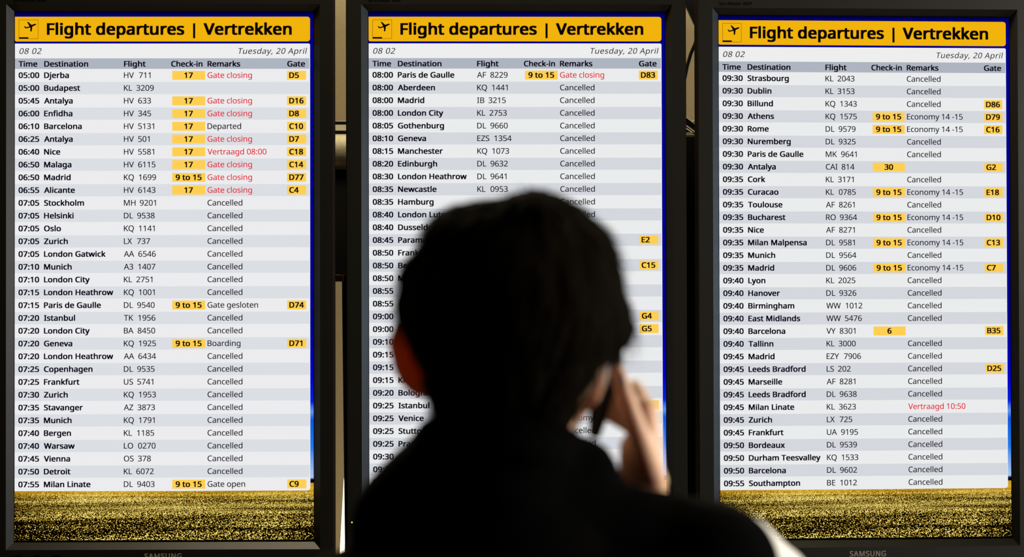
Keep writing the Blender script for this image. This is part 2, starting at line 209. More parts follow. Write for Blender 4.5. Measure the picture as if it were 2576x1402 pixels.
    [615,[[173,637,173,575,173,552,172,531,171,511,171,492,169,476,168,465,170,465,171,465,173,465,188,488,209,507,236,522,263,537,297,545,339,545,406,545,459,522,499,475,540,429,560,360,560,268,560,207,551,155,532,114,514,73,488,42,455,21,422,0,383,-10,339,-10,297,-10,263,-2,236,13,209,28,188,47,173,68,171,68,168,68,166,68,160,45,154,23,148,0,127,0,106,0,85,0,85,253,85,507,85,760,114,760,144,760,173,760,173,698],[373,472,324,472,286,472,256,465,234,450,212,436,196,414,187,384,178,355,173,317,173,271,173,270,173,268,173,267,173,201,184,150,205,115,227,80,267,63,326,63,374,63,410,81,433,116,457,151,469,202,469,269,469,336,457,387,433,421,410,455]]],
    [480,[[331,-10,300,-10,253,-10,210,0,173,19,136,38,107,68,86,109,65,150,55,202,55,265,55,331,66,385,88,426,110,467,140,498,177,517,215,536,258,546,306,546,333,546,360,543,385,537,410,532,431,525,447,517,438,493,429,468,420,444,404,450,385,456,364,461,343,466,323,469,304,469,268,469,238,461,215,446,192,431,174,408,163,378,152,348,146,311,146,266,146,223,152,187,163,157,174,127,191,104,214,89,237,74,265,66,299,66,328,66,354,69,376,75,399,81,419,88,438,97,438,71,438,45,438,19,420,10,400,3,378,-2,357,-7]]],
    [615,[[303,-10,275,-10,208,-10,155,13,115,59,75,106,55,175,55,267,55,359,75,428,115,475,156,522,209,546,276,546,304,546,328,542,349,535,370,528,388,519,403,507,418,495,431,482,442,467,444,467,446,467,448,467,447,476,446,488,444,505,443,522,442,536,442,546,442,617,442,689,442,760,471,760,501,760,530,760,530,507,530,253,530,0,506,0,483,0,459,0,455,24,450,48,446,72,445,72,443,72,442,72,431,57,418,43,403,30,388,18,370,8,349,1,327,-6],[241,63,289,63,346,63,385,79,408,109,431,141,443,187,443,250,443,255,443,261,443,266,443,333,432,384,410,419,388,455,347,473,288,473,241,473,205,454,181,416,158,379,146,328,146,265,146,201,158,151,181,116,205,81]]],
    [564,[[245,546,292,546,338,546,377,536,410,516,443,496,469,468,486,431,504,395,513,353,513,304,513,286,513,269,513,251,391,251,268,251,146,251,147,190,163,144,192,112,222,81,264,65,317,65,351,65,381,68,407,74,434,81,461,90,489,102,489,76,489,51,489,25,462,13,435,4,408,-1,381,-7,350,-10,313,-10,262,-10,218,0,178,21,139,42,109,72,87,113,66,154,55,205,55,264,55,323,65,373,84,415,104,457,132,489,167,512,203,535],[321,474,291,474,249,474,216,460,191,433,167,406,153,369,148,321,239,321,330,321,421,321,421,352,416,378,407,401,398,424,384,442,365,454,345,467]]],
    [344,[[332,491,332,468,287,468,242,468,197,468,197,312,197,156,197,0,168,0,138,0,109,0,109,156,109,312,109,468,78,468,46,468,15,468,15,482,15,495,15,509,46,519,78,529,109,539,109,549,109,560,109,570,109,616,116,653,129,682,143,711,163,732,189,745,215,758,246,765,283,765,304,765,324,763,341,759,359,756,374,752,387,747,379,724,372,701,364,678,353,681,341,685,327,688,313,691,299,693,284,693,255,693,233,683,218,663,204,644,197,613,197,571,197,559,197,548,197,536,242,536,287,536,332,536,332,513]]],
    [615,[[206,546,275,546,310,546,342,539,370,526,399,513,423,492,443,465,445,465,446,465,448,465,452,489,456,512,460,536,483,536,507,536,530,536,530,354,530,173,530,-9,530,-60,521,-102,504,-136,487,-171,460,-197,425,-214,390,-231,345,-240,290,-240,251,-240,216,-237,183,-231,151,-226,122,-217,97,-206,97,-179,97,-152,97,-125,122,-138,152,-149,186,-156,220,-163,256,-167,295,-167,341,-167,377,-153,403,-126,430,-99,443,-63,443,-16,443,-9,443,-2,443,5,443,13,443,24,444,40,445,55,445,65,446,71,445,71,443,71,442,71,423,44,400,23,373,10,345,-3,313,-10,276,-10,207,-10,152,14,113,63,74,112,55,180,55,267,55,352,74,420,113,470,152,521],[323,472,287,472,257,472,231,464,210,448,190,432,174,409,163,378,151,347,146,310,146,266,146,200,158,149,182,114,207,79,242,62,289,62,316,62,340,65,359,72,378,79,394,90,407,105,420,120,429,140,435,163,441,186,444,214,444,246,444,253,444,260,444,267,444,316,438,355,427,385,416,415,399,437,376,451,353,465]]],
    [618,[[173,611,173,537,173,524,172,511,171,498,171,485,169,473,168,462,170,462,172,462,174,462,185,481,200,496,217,508,234,520,254,529,275,535,296,542,318,545,341,545,384,545,420,538,449,524,479,511,500,490,515,461,530,432,537,395,537,349,537,233,537,116,537,0,508,0,479,0,450,0,450,114,450,229,450,343,450,386,440,419,421,440,402,461,371,472,330,472,290,472,259,464,236,449,213,434,197,412,187,383,178,354,173,319,173,277,173,185,173,92,173,0,144,0,114,0,85,0,85,253,85,507,85,760,114,760,144,760,173,760,173,686]]],
    [258,[[144,536,173,536,173,357,173,179,173,0,144,0,114,0,85,0,85,179,85,357,85,536,114,536],[115,737,130,737,143,737,155,732,165,723,176,714,181,700,181,681,181,662,176,648,165,639,155,630,143,625,130,625,115,625,103,630,93,639,83,648,78,662,78,681,78,700,83,714,93,723,103,732]]],
    [258,[[57,-240,22,-240,5,-240,-9,-239,-22,-236,-35,-234,-46,-231,-55,-228,-55,-204,-55,-181,-55,-157,-45,-160,-35,-162,-24,-164,-13,-166,-2,-167,11,-167,32,-167,50,-161,64,-149,78,-138,85,-116,85,-83,85,123,85,330,85,536,114,536,144,536,173,536,173,331,173,125,173,-80,173,-113,168,-142,157,-166,146,-190,130,-208,108,-221,86,-234],[78,662,78,681,78,700,83,714,93,723,103,732,115,737,130,737,143,737,155,732,165,723,176,714,181,700,181,681,181,662,176,648,165,639,155,630,143,625,130,625,115,625,103,630,93,639,83,648]]],
    [534,[[172,495,172,363,172,352,171,338,171,321,170,304,169,289,168,276,169,276,171,276,172,276,176,281,182,289,190,299,198,309,206,319,214,329,223,340,230,348,236,355,293,415,350,476,407,536,441,536,476,536,510,536,438,460,365,383,293,307,370,205,448,102,525,0,490,0,454,0,419,0,357,83,295,167,233,250,213,232,192,215,172,197,172,131,172,66,172,0,143,0,114,0,85,0,85,253,85,507,85,760,114,760,143,760,172,760,172,628]]],
    [258,[[173,253,173,0,144,0,114,0,85,0,85,253,85,507,85,760,114,760,144,760,173,760,173,507]]],
    [935,[[638,546,673,546,734,546,779,530,809,499,839,468,854,418,854,349,854,233,854,116,854,0,825,0,796,0,767,0,767,115,767,230,767,345,767,387,758,419,740,440,723,461,695,472,658,472,606,472,569,457,546,427,524,397,513,353,513,296,513,197,513,99,513,0,484,0,455,0,426,0,426,115,426,230,426,345,426,373,422,396,414,415,406,435,394,449,378,458,362,467,341,472,316,472,280,472,252,464,231,449,210,434,196,413,186,384,177,355,173,320,173,278,173,185,173,93,173,0,144,0,114,0,85,0,85,179,85,357,85,536,109,536,132,536,156,536,160,512,165,487,169,463,171,463,172,463,174,463,185,482,199,497,215,509,232,522,250,531,270,537,290,543,311,546,332,546,373,546,408,539,435,524,463,509,483,487,496,456,498,456,499,456,501,456,519,487,543,509,574,524,605,539]]],
    [618,[[320,546,343,546,407,546,455,530,488,499,521,468,537,418,537,349,537,233,537,116,537,0,508,0,479,0,450,0,450,114,450,229,450,343,450,386,440,419,421,440,402,461,371,472,330,472,271,472,230,455,207,422,184,389,173,341,173,278,173,185,173,93,173,0,144,0,114,0,85,0,85,179,85,357,85,536,109,536,132,536,156,536,160,512,165,487,169,463,171,463,172,463,174,463,186,482,201,497,218,509,236,522,256,531,277,537,298,543]]],
    [605,[[551,328,551,269,551,224,545,185,533,150,522,116,505,87,483,63,462,39,435,21,405,8,373,-4,339,-10,301,-10,266,-10,233,-4,203,8,173,21,147,39,125,63,103,87,86,116,73,150,61,185,55,224,55,269,55,328,65,378,85,419,105,460,134,492,171,513,208,535,253,546,304,546,353,546,395,535,432,513,470,492,498,460,519,419,540,378],[146,332,146,269,146,227,151,190,163,159,174,128,191,105,214,88,237,71,267,63,303,63,339,63,369,71,392,88,415,105,432,129,443,159,454,190,460,227,460,269,460,312,454,348,443,378,432,408,414,431,391,447,368,464,339,472,302,472,247,472,208,454,183,418,158,382]]],
    [615,[[311,546,340,546,406,546,459,523,499,477,540,431,560,362,560,269,560,208,551,157,532,115,514,74,488,42,455,21,422,1,384,-10,339,-10,312,-10,287,-6,266,1,245,8,226,18,211,29,196,41,184,54,173,68,171,68,169,68,167,68,168,57,170,42,171,25,172,8,173,-7,173,-20,173,-93,173,-167,173,-240,144,-240,114,-240,85,-240,85,19,85,277,85,536,109,536,133,536,157,536,161,512,165,487,169,463,170,463,172,463,173,463,184,478,197,492,211,505,226,518,244,528,265,535,286,542],[373,472,324,472,288,472,259,465,237,451,215,438,199,417,189,390,179,363,174,328,173,286,173,280,173,275,173,269,173,225,178,188,187,157,196,126,212,103,234,87,257,71,287,63,326,63,359,63,385,72,406,90,428,108,443,132,453,163,464,194,469,230,469,270,469,331,457,380,433,417,410,454]]],
    [615,[[442,-87,442,-11,442,1,442,15,443,31,444,47,445,61,447,72,445,72,443,72,441,72,426,49,404,30,377,14,350,-2,316,-10,273,-10,208,-10,156,13,115,59,75,106,55,175,55,267,55,328,64,380,83,421,102,462,128,493,161,514,194,535,233,546,276,546,318,546,352,538,379,522,406,506,427,486,443,463,444,463,446,463,447,463,451,487,456,512,460,536,483,536,507,536,530,536,530,277,530,19,530,-240,501,-240,471,-240,442,-240,442,-164],[241,63,290,63,327,63,356,70,378,83,401,96,417,117,427,144,437,172,442,207,443,248,443,254,443,260,443,266,443,334,432,386,409,420,386,455,346,473,288,473,240,473,204,454,181,416,158,379,146,328,146,265,146,202,158,152,181,116,205,81]]],
    [413,[[310,546,335,546,345,546,356,546,367,544,379,543,389,542,398,540,394,513,391,486,387,459,378,461,369,463,358,464,348,465,338,466,329,466,308,466,289,462,270,453,251,444,235,432,220,416,205,401,194,382,185,360,177,338,173,313,173,286,173,191,173,95,173,0,144,0,114,0,85,0,85,179,85,357,85,536,109,536,133,536,157,536,160,503,164,471,167,438,168,438,170,438,171,438,182,458,196,476,212,492,228,509,246,522,267,531,288,541]]],
    [479,[[434,177,434,148,434,113,425,84,408,61,391,38,366,20,334,8,302,-4,264,-10,220,-10,183,-10,150,-7,123,-1,97,5,73,13,52,24,52,51,52,77,52,104,73,93,99,83,129,74,160,65,191,61,222,61,267,61,299,68,319,82,339,97,349,116,349,140,349,153,345,165,338,176,331,187,317,197,298,208,280,219,252,230,217,244,182,257,153,271,128,284,103,297,84,313,71,332,58,351,51,375,51,404,51,449,69,484,106,509,143,534,192,546,252,546,285,546,315,543,343,536,372,530,398,521,423,510,413,487,403,463,393,440,370,449,347,457,322,464,297,471,272,474,246,474,210,474,182,468,163,456,144,445,135,429,135,409,135,394,139,382,148,371,157,361,171,351,191,341,212,332,239,320,273,307,307,294,336,281,360,268,384,255,402,238,415,219,428,201]]],
    [361,[[239,62,264,62,277,62,291,63,305,65,319,68,330,70,339,73,339,51,339,28,339,6,330,1,316,-2,299,-5,282,-8,265,-10,249,-10,221,-10,195,-5,171,4,148,14,129,31,114,55,99,79,92,113,92,156,92,260,92,364,92,468,67,468,41,468,16,468,16,482,16,496,16,510,42,522,67,533,93,545,105,583,116,621,128,659,145,659,163,659,180,659,180,618,180,577,180,536,232,536,283,536,335,536,335,513,335,491,335,468,283,468,232,468,180,468,180,365,180,261,180,158,180,125,188,101,203,85,219,70]]],
    [618,[[504,536,533,536,533,357,533,179,533,0,509,0,485,0,461,0,457,24,452,47,448,71,447,71,445,71,444,71,433,52,418,37,400,25,382,13,362,4,341,-1,320,-7,297,-10,274,-10,231,-10,195,-3,167,10,137,24,116,45,101,74,86,103,79,140,79,185,79,302,79,419,79,536,109,536,138,536,168,536,168,421,168,306,168,191,168,148,178,116,197,95,216,74,246,63,287,63,327,63,358,70,381,85,405,101,421,122,430,151,440,180,445,216,445,257,445,350,445,443,445,536,474,536]]],
    [508,[[237,0,203,0,135,179,68,357,0,536,31,536,63,536,94,536,132,431,170,325,208,220,213,205,219,189,225,171,231,153,236,136,241,119,246,103,249,89,251,78,252,78,254,78,255,78,258,89,262,103,266,120,271,137,277,154,283,172,290,190,295,206,300,220,338,325,376,431,414,536,445,536,477,536,508,536,440,357,372,179,304,0,270,0]]],
    [786,[[462,202,431,303,427,317,423,331,419,344,415,358,412,371,408,383,405,396,403,407,400,418,397,429,395,438,394,445,393,445,391,445,390,445,389,438,387,429,384,418,382,407,380,396,376,383,373,370,370,357,366,343,363,330,359,316,354,302,322,202,290,101,258,1,225,1,191,1,158,1,109,180,60,358,11,537,41,537,72,537,102,537,127,442,151,346,176,251,181,232,186,212,191,192,196,173,200,154,203,136,207,119,210,104,211,91,212,91,214,91,215,91,217,99,219,109,222,121,225,133,227,146,230,159,234,172,237,186,240,199,244,212,248,224,251,235,283,336,314,436,346,537,378,537,410,537,442,537,473,436,503,336,534,235,539,220,543,203,548,186,554,169,558,152,562,135,566,119,569,105,570,92,571,92,573,92,574,92,575,103,578,117,581,134,585,151,589,170,594,190,599,211,605,231,610,251,635,346,660,442,685,537,715,537,745,537,775,537,725,358,676,180,626,1,592,1,557,1,523,1,492,102]]],
    [529,[[147,183,212,274,150,361,89,449,27,536,60,536,94,536,127,536,173,469,219,401,265,334,311,401,356,469,402,536,435,536,468,536,501,536,439,449,378,361,316,274,381,183,446,91,511,0,478,0,444,0,411,0,362,71,314,143,265,214,216,143,166,71,117,0,84,0,51,0,18,0,83,91]]],
    [510,[[73,357,1,536,32,536,64,536,95,536,134,434,172,333,211,231,218,213,224,196,229,179,235,162,240,146,245,130,250,115,253,100,256,85,257,85,259,85,260,85,264,102,270,123,279,150,288,178,297,205,306,232,342,333,379,435,415,536,447,536,478,536,510,536,433,333,356,129,279,-74,266,-107,251,-136,234,-161,218,-186,197,-206,172,-219,148,-233,119,-240,84,-240,68,-240,54,-239,42,-237,30,-236,20,-234,11,-232,11,-209,11,-185,11,-162,18,-163,27,-165,37,-166,48,-167,59,-168,70,-168,91,-168,108,-164,123,-156,139,-149,151,-138,162,-123,173,-109,182,-92,189,-73,198,-49,208,-26,217,-2,145,177]]],
    [470,[[431,23,431,0,300,0,170,0,39,0,39,19,39,39,39,58,135,195,231,331,327,468,237,468,146,468,56,468,56,491,56,513,56,536,179,536,301,536,424,536,424,514,424,492,424,470,329,336,235,202,140,68,237,68,334,68,431,68,431,45]]],
    [551,[[239,426,239,760,263,760,288,760,312,760,312,426,312,93,312,-241,288,-241,263,-241,239,-241,239,93]]],
]
FONT = dict(zip(CHARS, OUTLINES))
_gcache = {}
def glyph(ch, ox, oy):
    key = (ch, ox, oy)
    if key in _gcache: return _gcache[key]
    if ch == 'Λ':                                           # the maker's A without a crossbar
        t = 150
        loops = [[(20, 0), (255, 714), (395, 714), (630, 0), (630 - t, 0), (325, 560), (20 + t, 0)]]
        adv = 650
    else:
        adv, sp = FONT[ch]; loops = []
        for s in sp:
            n = len(s) // 6; pts = []
            for i in range(n):
                a = s[6 * i:6 * i + 6]; b = s[6 * ((i + 1) % n):6 * ((i + 1) % n) + 6]
                p0 = (a[2], a[3]); p1 = (a[4], a[5]); p2 = (b[0], b[1]); p3 = (b[2], b[3])
                chord = math.dist(p0, p3)
                curved = abs((p1[0] - p0[0]) * (p3[1] - p0[1]) - (p1[1] - p0[1]) * (p3[0] - p0[0])) > 2.0 * max(chord, 1)
                k = (3 if chord > 60 else 2) if curved else 1
                for j in range(k):
                    t = j / k; u = 1 - t
                    q = tuple(u**3 * p0[c] + 3*u*u*t * p1[c] + 3*u*t*t * p2[c] + t**3 * p3[c] for c in (0, 1))
                    if not pts or math.dist(q, pts[-1]) > 1.5: pts.append(q)
            if math.dist(pts[0], pts[-1]) < 1.5: pts.pop()
            loops.append(pts)
    verts = []; faces = []
    if loops:
        loops = [[tuple(q) for q in l] for l in loops]
        # islands (the dot of an i) are filled one by one, each with the holes inside it
        def area_(l): return sum(l[i-1][0] * l[i][1] - l[i][0] * l[i-1][1] for i in range(len(l))) / 2
        big = 1 if area_(max(loops, key=lambda l: abs(area_(l)))) > 0 else -1
        outer = [l for l in loops if area_(l) * big > 0]; holes = [l for l in loops if area_(l) * big <= 0]
        def box(l): return min(p[0] for p in l), min(p[1] for p in l), max(p[0] for p in l), max(p[1] for p in l)
        ordered = []; tris = []
        for l in outer:
            b_ = box(l); grp = [l] + [h for h in holes if b_[0] <= box(h)[0] and b_[1] <= box(h)[1] and b_[2] >= box(h)[2] and b_[3] >= box(h)[3]]
            k0 = sum(len(q) for q in ordered)
            tris += [tuple(k0 + i for i in t) for t in tessellate_polygon([[Vector((x, y, 0)) for x, y in q] for q in grp])]
            ordered += grp
        loops = ordered
        base = [p for l in loops for p in l]; n = len(base); f = 714.0 / (714.0 + 2 * oy)
        # heavier weights: the outline laid down at the four corners of a small rectangle
        for dx, dy in (((-ox, -oy), (ox, -oy), (ox, oy), (-ox, oy)) + (((0, -oy), (0, oy), (-ox, 0), (ox, 0), (0, 0)) if ox > 30 else ()) if ox or oy else ((0, 0),)):
            k = len(verts)
            verts += [(x + dx, (y + dy + oy) * f) for x, y in base]
            faces += [tuple(k + i for i in t) for t in tris]
    _gcache[key] = (adv, verts, faces)
    return _gcache[key]

STYLE = {'reg': (9, 6, -10, 0), 'bold': (36, 20, 12, 0), 'head': (38, 24, 17, 0), 'ital': (4, 3, 30, 0.21),
         'logo': (36, 14, 60, 0), 'small': (10, 8, 10, 0)}
class Text:
    """collects strings in picture units of the screen (u right, v down) and makes one mesh"""
    def __init__(self): self.v = []; self.f = []
    def add(self, s, u, v, cap, style, width=None, align='l', sx=1.0):
        ox, oy, tr, sh = STYLE[style]; k = cap / 714.0; x = 0; items = []
        for ch in s:
            a, vv, ff = glyph(ch, ox, oy)
            items.append((x, vv, ff)); x += a + tr
        ink = [X + p[0] for X, vv, ff in items for p in vv]
        lo, hi = min(ink), max(ink)
        if width: sx = width / ((hi - lo) * k)
        W = (hi - lo) * k * sx
        u0 = u if align == 'l' else (u - W if align == 'r' else u - W / 2)
        for X, vv, ff in items:
            b = len(self.v)
            for px, py in vv:
                self.v.append((u0 + (X + px - lo + sh * py) * k * sx, v - py * k))
            self.f += [tuple(b + i for i in t) for t in ff]
        return self

PX = 0.573 / 752.0
def lx(u): return (u - 412.2) * PX
def lz(v): return (696.5 - v) * PX
def text_obj(t, depth, m, parent, name='lettering'):
    return raw(name, [(lx(u), depth, lz(v)) for u, v in t.v], t.f, m, parent)
def rect_obj(name, u0, v0, u1, v1, depth, m, parent, rad=(0, 0, 0, 0)):
    """flat panel; rad = corner radii tl, tr, br, bl"""
    pts = []
    for (cu, cv, a0), r in zip(((u0, v0, 180), (u1, v0, 270), (u1, v1, 0), (u0, v1, 90)), rad):
        if r == 0: pts.append((cu, cv)); continue
        mu = cu + (r if cu == u0 else -r); mv = cv + (r if cv == v0 else -r)
        for i in range(6):
            a = math.radians(a0 + 90 * i / 5)
            pts.append((mu + r * math.cos(a), mv + r * math.sin(a)))
    return raw(name, [(lx(u), depth, lz(v)) for u, v in pts], [tuple(range(len(pts)))], m, parent)

# ------------------------------------------------------------------ materials
M = {}
M['bezel'] = mat('dark olive bezel plastic', (0.0050, 0.0045, 0.0026, 1), 0.40, spec=0.32, bump=0.05, bscale=900, vary=0.25)
M['housing'] = mat('black housing', (0.012, 0.007, 0.005, 1), 0.8, spec=0.05)
M['print'] = mat('black print', (0.001, 0.001, 0.001, 1), 0.9, spec=0.0)
M['silver'] = mat('silver print', (0.42, 0.38, 0.29, 1), 0.5, metal=0.0, vary=0.15, bscale=400)
M['panel'] = emit('lit white panel', srgb(238, 238, 238), 1.0, sample=False, grain=0.02)
M['row_light'] = emit('lit light row', srgb(236, 236, 238), 1.0, grain=0.02)
M['row_grey'] = emit('lit grey row', srgb(219, 222, 227), 1.0, grain=0.02)
M['row_lightB'] = emit('lit light row with pixel lines', srgb(233, 234, 235), 1.0, grain=0.02, lines=0.03)
M['row_greyB'] = emit('lit grey row with pixel lines', srgb(211, 214, 220), 1.0, grain=0.02, lines=0.03)
M['row_head'] = emit('lit column heading band', srgb(174, 181, 192), 1.0, grain=0.02)
M['yellow'] = emit('lit amber bar', srgb(241, 179, 12), 1.0, grain=0.035)
M['badge'] = emit('lit yellow badge', srgb(255, 207, 82), 1.0, sample=False, grain=0.02)
M['ink'] = emit('dark lettering', srgb(10, 6, 24), 1.0, sample=False)
M['ink_black'] = emit('black lettering', srgb(12, 6, 4), 1.0, sample=False)
M['red'] = emit('red lettering', srgb(228, 28, 48), 1.0, sample=False)
M['led'] = emit('green led', (0.75, 1.0, 0.12, 1), 2.5)
M['metal'] = mat('galvanised steel', (0.40, 0.37, 0.26, 1), 0.55, metal=0.3, bump=0.4, bscale=70, vary=0.25)
M['bar'] = mat('cream enamelled bar', (0.95, 0.88, 0.68, 1), 0.6, vary=0.06, bscale=80)
M['black'] = mat('black painted steel', (0.004, 0.004, 0.004, 1), 0.6, spec=0.2)
M['brass'] = mat('brass edge trim', (0.8, 0.5, 0.16, 1), 0.3, metal=1.0)
M['cable'] = mat('black cable rubber', (0.004, 0.0035, 0.003, 1), 0.7, spec=0.1)
M['tube'] = emit('glowing tube', (1.0, 0.9, 0.62, 1), 4.0)

def picture_material():
    """the picture behind the table: a blue sky over a field of yellow flowers"""
    m = bpy.data.materials.new('flower field picture'); m.use_nodes = True
    m.cycles.emission_sampling = 'NONE'
    nt = m.node_tree; N = nt.nodes; Lk = nt.links
    for n in list(N): N.remove(n)
    out = N.new('ShaderNodeOutputMaterial'); e = N.new('ShaderNodeEmission'); Lk.new(e.outputs[0], out.inputs[0])
    tc = N.new('ShaderNodeTexCoord'); sep = N.new('ShaderNodeSeparateXYZ'); Lk.new(tc.outputs['Object'], sep.inputs[0])
    def math_(op, a, b=None, c=None, clamp=False):
        n = N.new('ShaderNodeMath'); n.operation = op; n.use_clamp = clamp
        for i, x in enumerate((a, b, c)):
            if x is None: continue
            if isinstance(x, (int, float)): n.inputs[i].default_value = x
            else: Lk.new(x, n.inputs[i])
        return n.outputs[0]
    def ramp(fac, stops, interp='LINEAR'):
        r = N.new('ShaderNodeValToRGB'); r.color_ramp.interpolation = interp
        el = r.color_ramp.elements
        while len(el) > 1: el.remove(el[-1])
        for i, (p, c) in enumerate(stops):
            q = el[0] if i == 0 else el.new(p)
            q.position = p; q.color = c
        Lk.new(fac, r.inputs[0]); return r.outputs[0]
    U = math_('MULTIPLY_ADD', sep.outputs[0], 1 / PX, 412.2)
    V = math_('MULTIPLY_ADD', sep.outputs[2], -1 / PX, 696.5)
    sky = ramp(math_('DIVIDE', V, 1362.0), [
        (0.020, srgb(0, 0, 8)), (0.029, srgb(0, 0, 110)), (0.06, srgb(0, 0, 135)), (0.60, srgb(0, 0, 140)), (0.70, srgb(0, 0, 200)),
        (0.745, srgb(0, 30, 225)), (0.762, srgb(95, 150, 235)), (0.775, srgb(10, 85, 225)), (0.83, srgb(30, 125, 235)),
        (0.885, srgb(170, 200, 240)), (0.8862, srgb(0, 0, 45)), (0.8925, srgb(6, 2, 0))])
    s = math_('MAXIMUM', math_('ADD', math_('SUBTRACT', V, 1212.0), 58.0), 8.0)
    Y = math_('MULTIPLY', math_('LOGARITHM', s, 2.71828), 30.0)
    X = math_('DIVIDE', U, s)
    # blossoms grow in steps towards the viewer
    sq = math_('POWER', 1.16, math_('FLOOR', math_('LOGARITHM', s, 1.16)))
    cmb = N.new('ShaderNodeCombineXYZ')
    Lk.new(math_('MULTIPLY', math_('DIVIDE', U, sq), 38.0), cmb.inputs[0]); Lk.new(math_('MULTIPLY', math_('DIVIDE', V, sq), 46.0), cmb.inputs[1])
    Lk.new(math_('MULTIPLY', sq, 3.7), cmb.inputs[2])
    n1 = N.new('ShaderNodeTexNoise'); n1.inputs['Scale'].default_value = 1.5; n1.inputs['Detail'].default_value = 1.5
    n1.inputs['Roughness'].default_value = 0.6
    Lk.new(cmb.outputs[0], n1.inputs['Vector'])
    # ridges of the beds: low frequency along depth
    cm2 = N.new('ShaderNodeCombineXYZ'); Lk.new(math_('MULTIPLY', X, 0.7), cm2.inputs[0]); Lk.new(Y, cm2.inputs[1])
    n2 = N.new('ShaderNodeTexNoise'); n2.inputs['Scale'].default_value = 0.33; n2.inputs['Detail'].default_value = 2
    Lk.new(cm2.outputs[0], n2.inputs['Vector'])
    tdepth = math_('DIVIDE', math_('SUBTRACT', V, 1216.0), 146.0, clamp=True)
    # threshold rises towards the viewer
    thr = math_('MULTIPLY_ADD', tdepth, 0.10, 0.46)
    thr = math_('SUBTRACT', thr, math_('MULTIPLY', math_('SUBTRACT', n2.outputs['Fac'], 0.5), 0.35))
    left = math_('MULTIPLY', math_('SUBTRACT', 1.0, math_('DIVIDE', math_('SUBTRACT', U, 30.0), 170.0, clamp=True)), 0.06)
    right = math_('MULTIPLY', math_('MULTIPLY', math_('DIVIDE', math_('SUBTRACT', U, 690.0), 110.0, clamp=True), 0.06), tdepth)
    thr = math_('ADD', math_('ADD', thr, left), right)
    d = math_('SUBTRACT', n1.outputs['Fac'], thr)
    contrast = math_('MULTIPLY_ADD', tdepth, 6.0, 4.5)
    fac = math_('MULTIPLY_ADD', d, contrast, 0.30, clamp=True)
    near = ramp(fac, [(0.0, srgb(4, 2, 0)), (0.30, srgb(20, 12, 0)), (0.50, srgb(185, 135, 12)), (0.80, srgb(240, 200, 45)), (1.0, srgb(255, 242, 150))])
    far = ramp(fac, [(0.0, srgb(165, 115, 6)), (0.5, srgb(222, 170, 18)), (1.0, srgb(242, 205, 70))])
    mx = N.new('ShaderNodeMix'); mx.data_type = 'RGBA'
    Lk.new(math_('MULTIPLY', math_('SUBTRACT', tdepth, 0.10), 6.0, clamp=True), mx.inputs[0])
    Lk.new(far, mx.inputs[6]); Lk.new(near, mx.inputs[7])
    bot = math_('MULTIPLY', math_('SUBTRACT', 1360.0, V), 0.4, clamp=True)
    m3 = N.new('ShaderNodeMix'); m3.data_type = 'RGBA'; m3.inputs[6].default_value = (0, 0, 0, 1)
    Lk.new(bot, m3.inputs[0]); Lk.new(mx.outputs[2], m3.inputs[7])
    m2 = N.new('ShaderNodeMix'); m2.data_type = 'RGBA'
    Lk.new(math_('GREATER_THAN', V, 1216.5), m2.inputs[0]); Lk.new(sky, m2.inputs[6]); Lk.new(m3.outputs[2], m2.inputs[7])
    Lk.new(m2.outputs[2], e.inputs[0])
    return m
M['picture'] = picture_material()

# ------------------------------------------------------------------ the hall
def plane_box(name, x0, x1, y0, y1, z0, z1, m):
    bm = bmesh.new(); add_box(bm, x0, x1, y0, y1, z0, z1)
    return struct(obj(name, bm, m))
M['wall'] = mat('beige painted wall', (0.50, 0.40, 0.25, 1), 0.85, bump=0.2, bscale=120, vary=0.06)
M['ceiling'] = mat('dark grey ceiling', (0.10, 0.10, 0.10, 1), 0.9, vary=0.05)
M['floor'] = mat('grey stone floor', (0.06, 0.058, 0.055, 1), 0.35, bump=0.05, bscale=30, vary=0.2)
plane_box('floor', -5.5, 5.5, -2.0, 5.1, -0.1, 0.0, M['floor'])
plane_box('ceiling', -5.5, 5.5, -2.0, 5.1, 4.05, 4.2, M['ceiling'])
plane_box('wall_back', -5.5, 5.5, 4.95, 5.1, 0.0, 4.2, M['wall'])

# ------------------------------------------------------------------ the steel behind the displays
def at(u, v, y): return ((u - 1288) * y / 5512.0, y, 1.70 - (v - 701) * y / 5512.0)
YR = 4.47
rail = thing('mounting_rail', 'long horizontal steel tube rail running behind the three displays', 'rail', (0, YR, at(0, 385, YR)[2]))
bm = bmesh.new(); add_tube(bm, [(-1.6, 0, 0), (1.6, 0, 0)], 0.040, 32); obj('tube', bm, M['metal'], rail, True)
bm = bmesh.new(); add_box(bm, -1.6, 1.6, -0.012, 0.012, 0.044, 0.0585, 0.001); obj('flat_bar', bm, M['bar'], rail)
for z0, z1 in ((.0392, .0432), (.0592, .0632)):  # black strips stand in for the dark gaps above and below the bar
    bm = bmesh.new(); add_box(bm, -1.6, 1.6, -0.013, 0.0118, z0, z1); obj('dark_gap_strip', bm, M['black'], rail)
bm = bmesh.new(); add_box(bm, -1.6, 1.6, -0.012, 0.012, .0634, .0650); obj('top_edge', bm, M['bar'], rail)
for x in (-1.2, -0.6, 0.0, 0.6, 1.2):
    bm = bmesh.new(); add_tube(bm, [(x, 0, 0.036), (x, 0, 0.046)], 0.009, 10); obj('bolt', bm, M['metal'], rail)

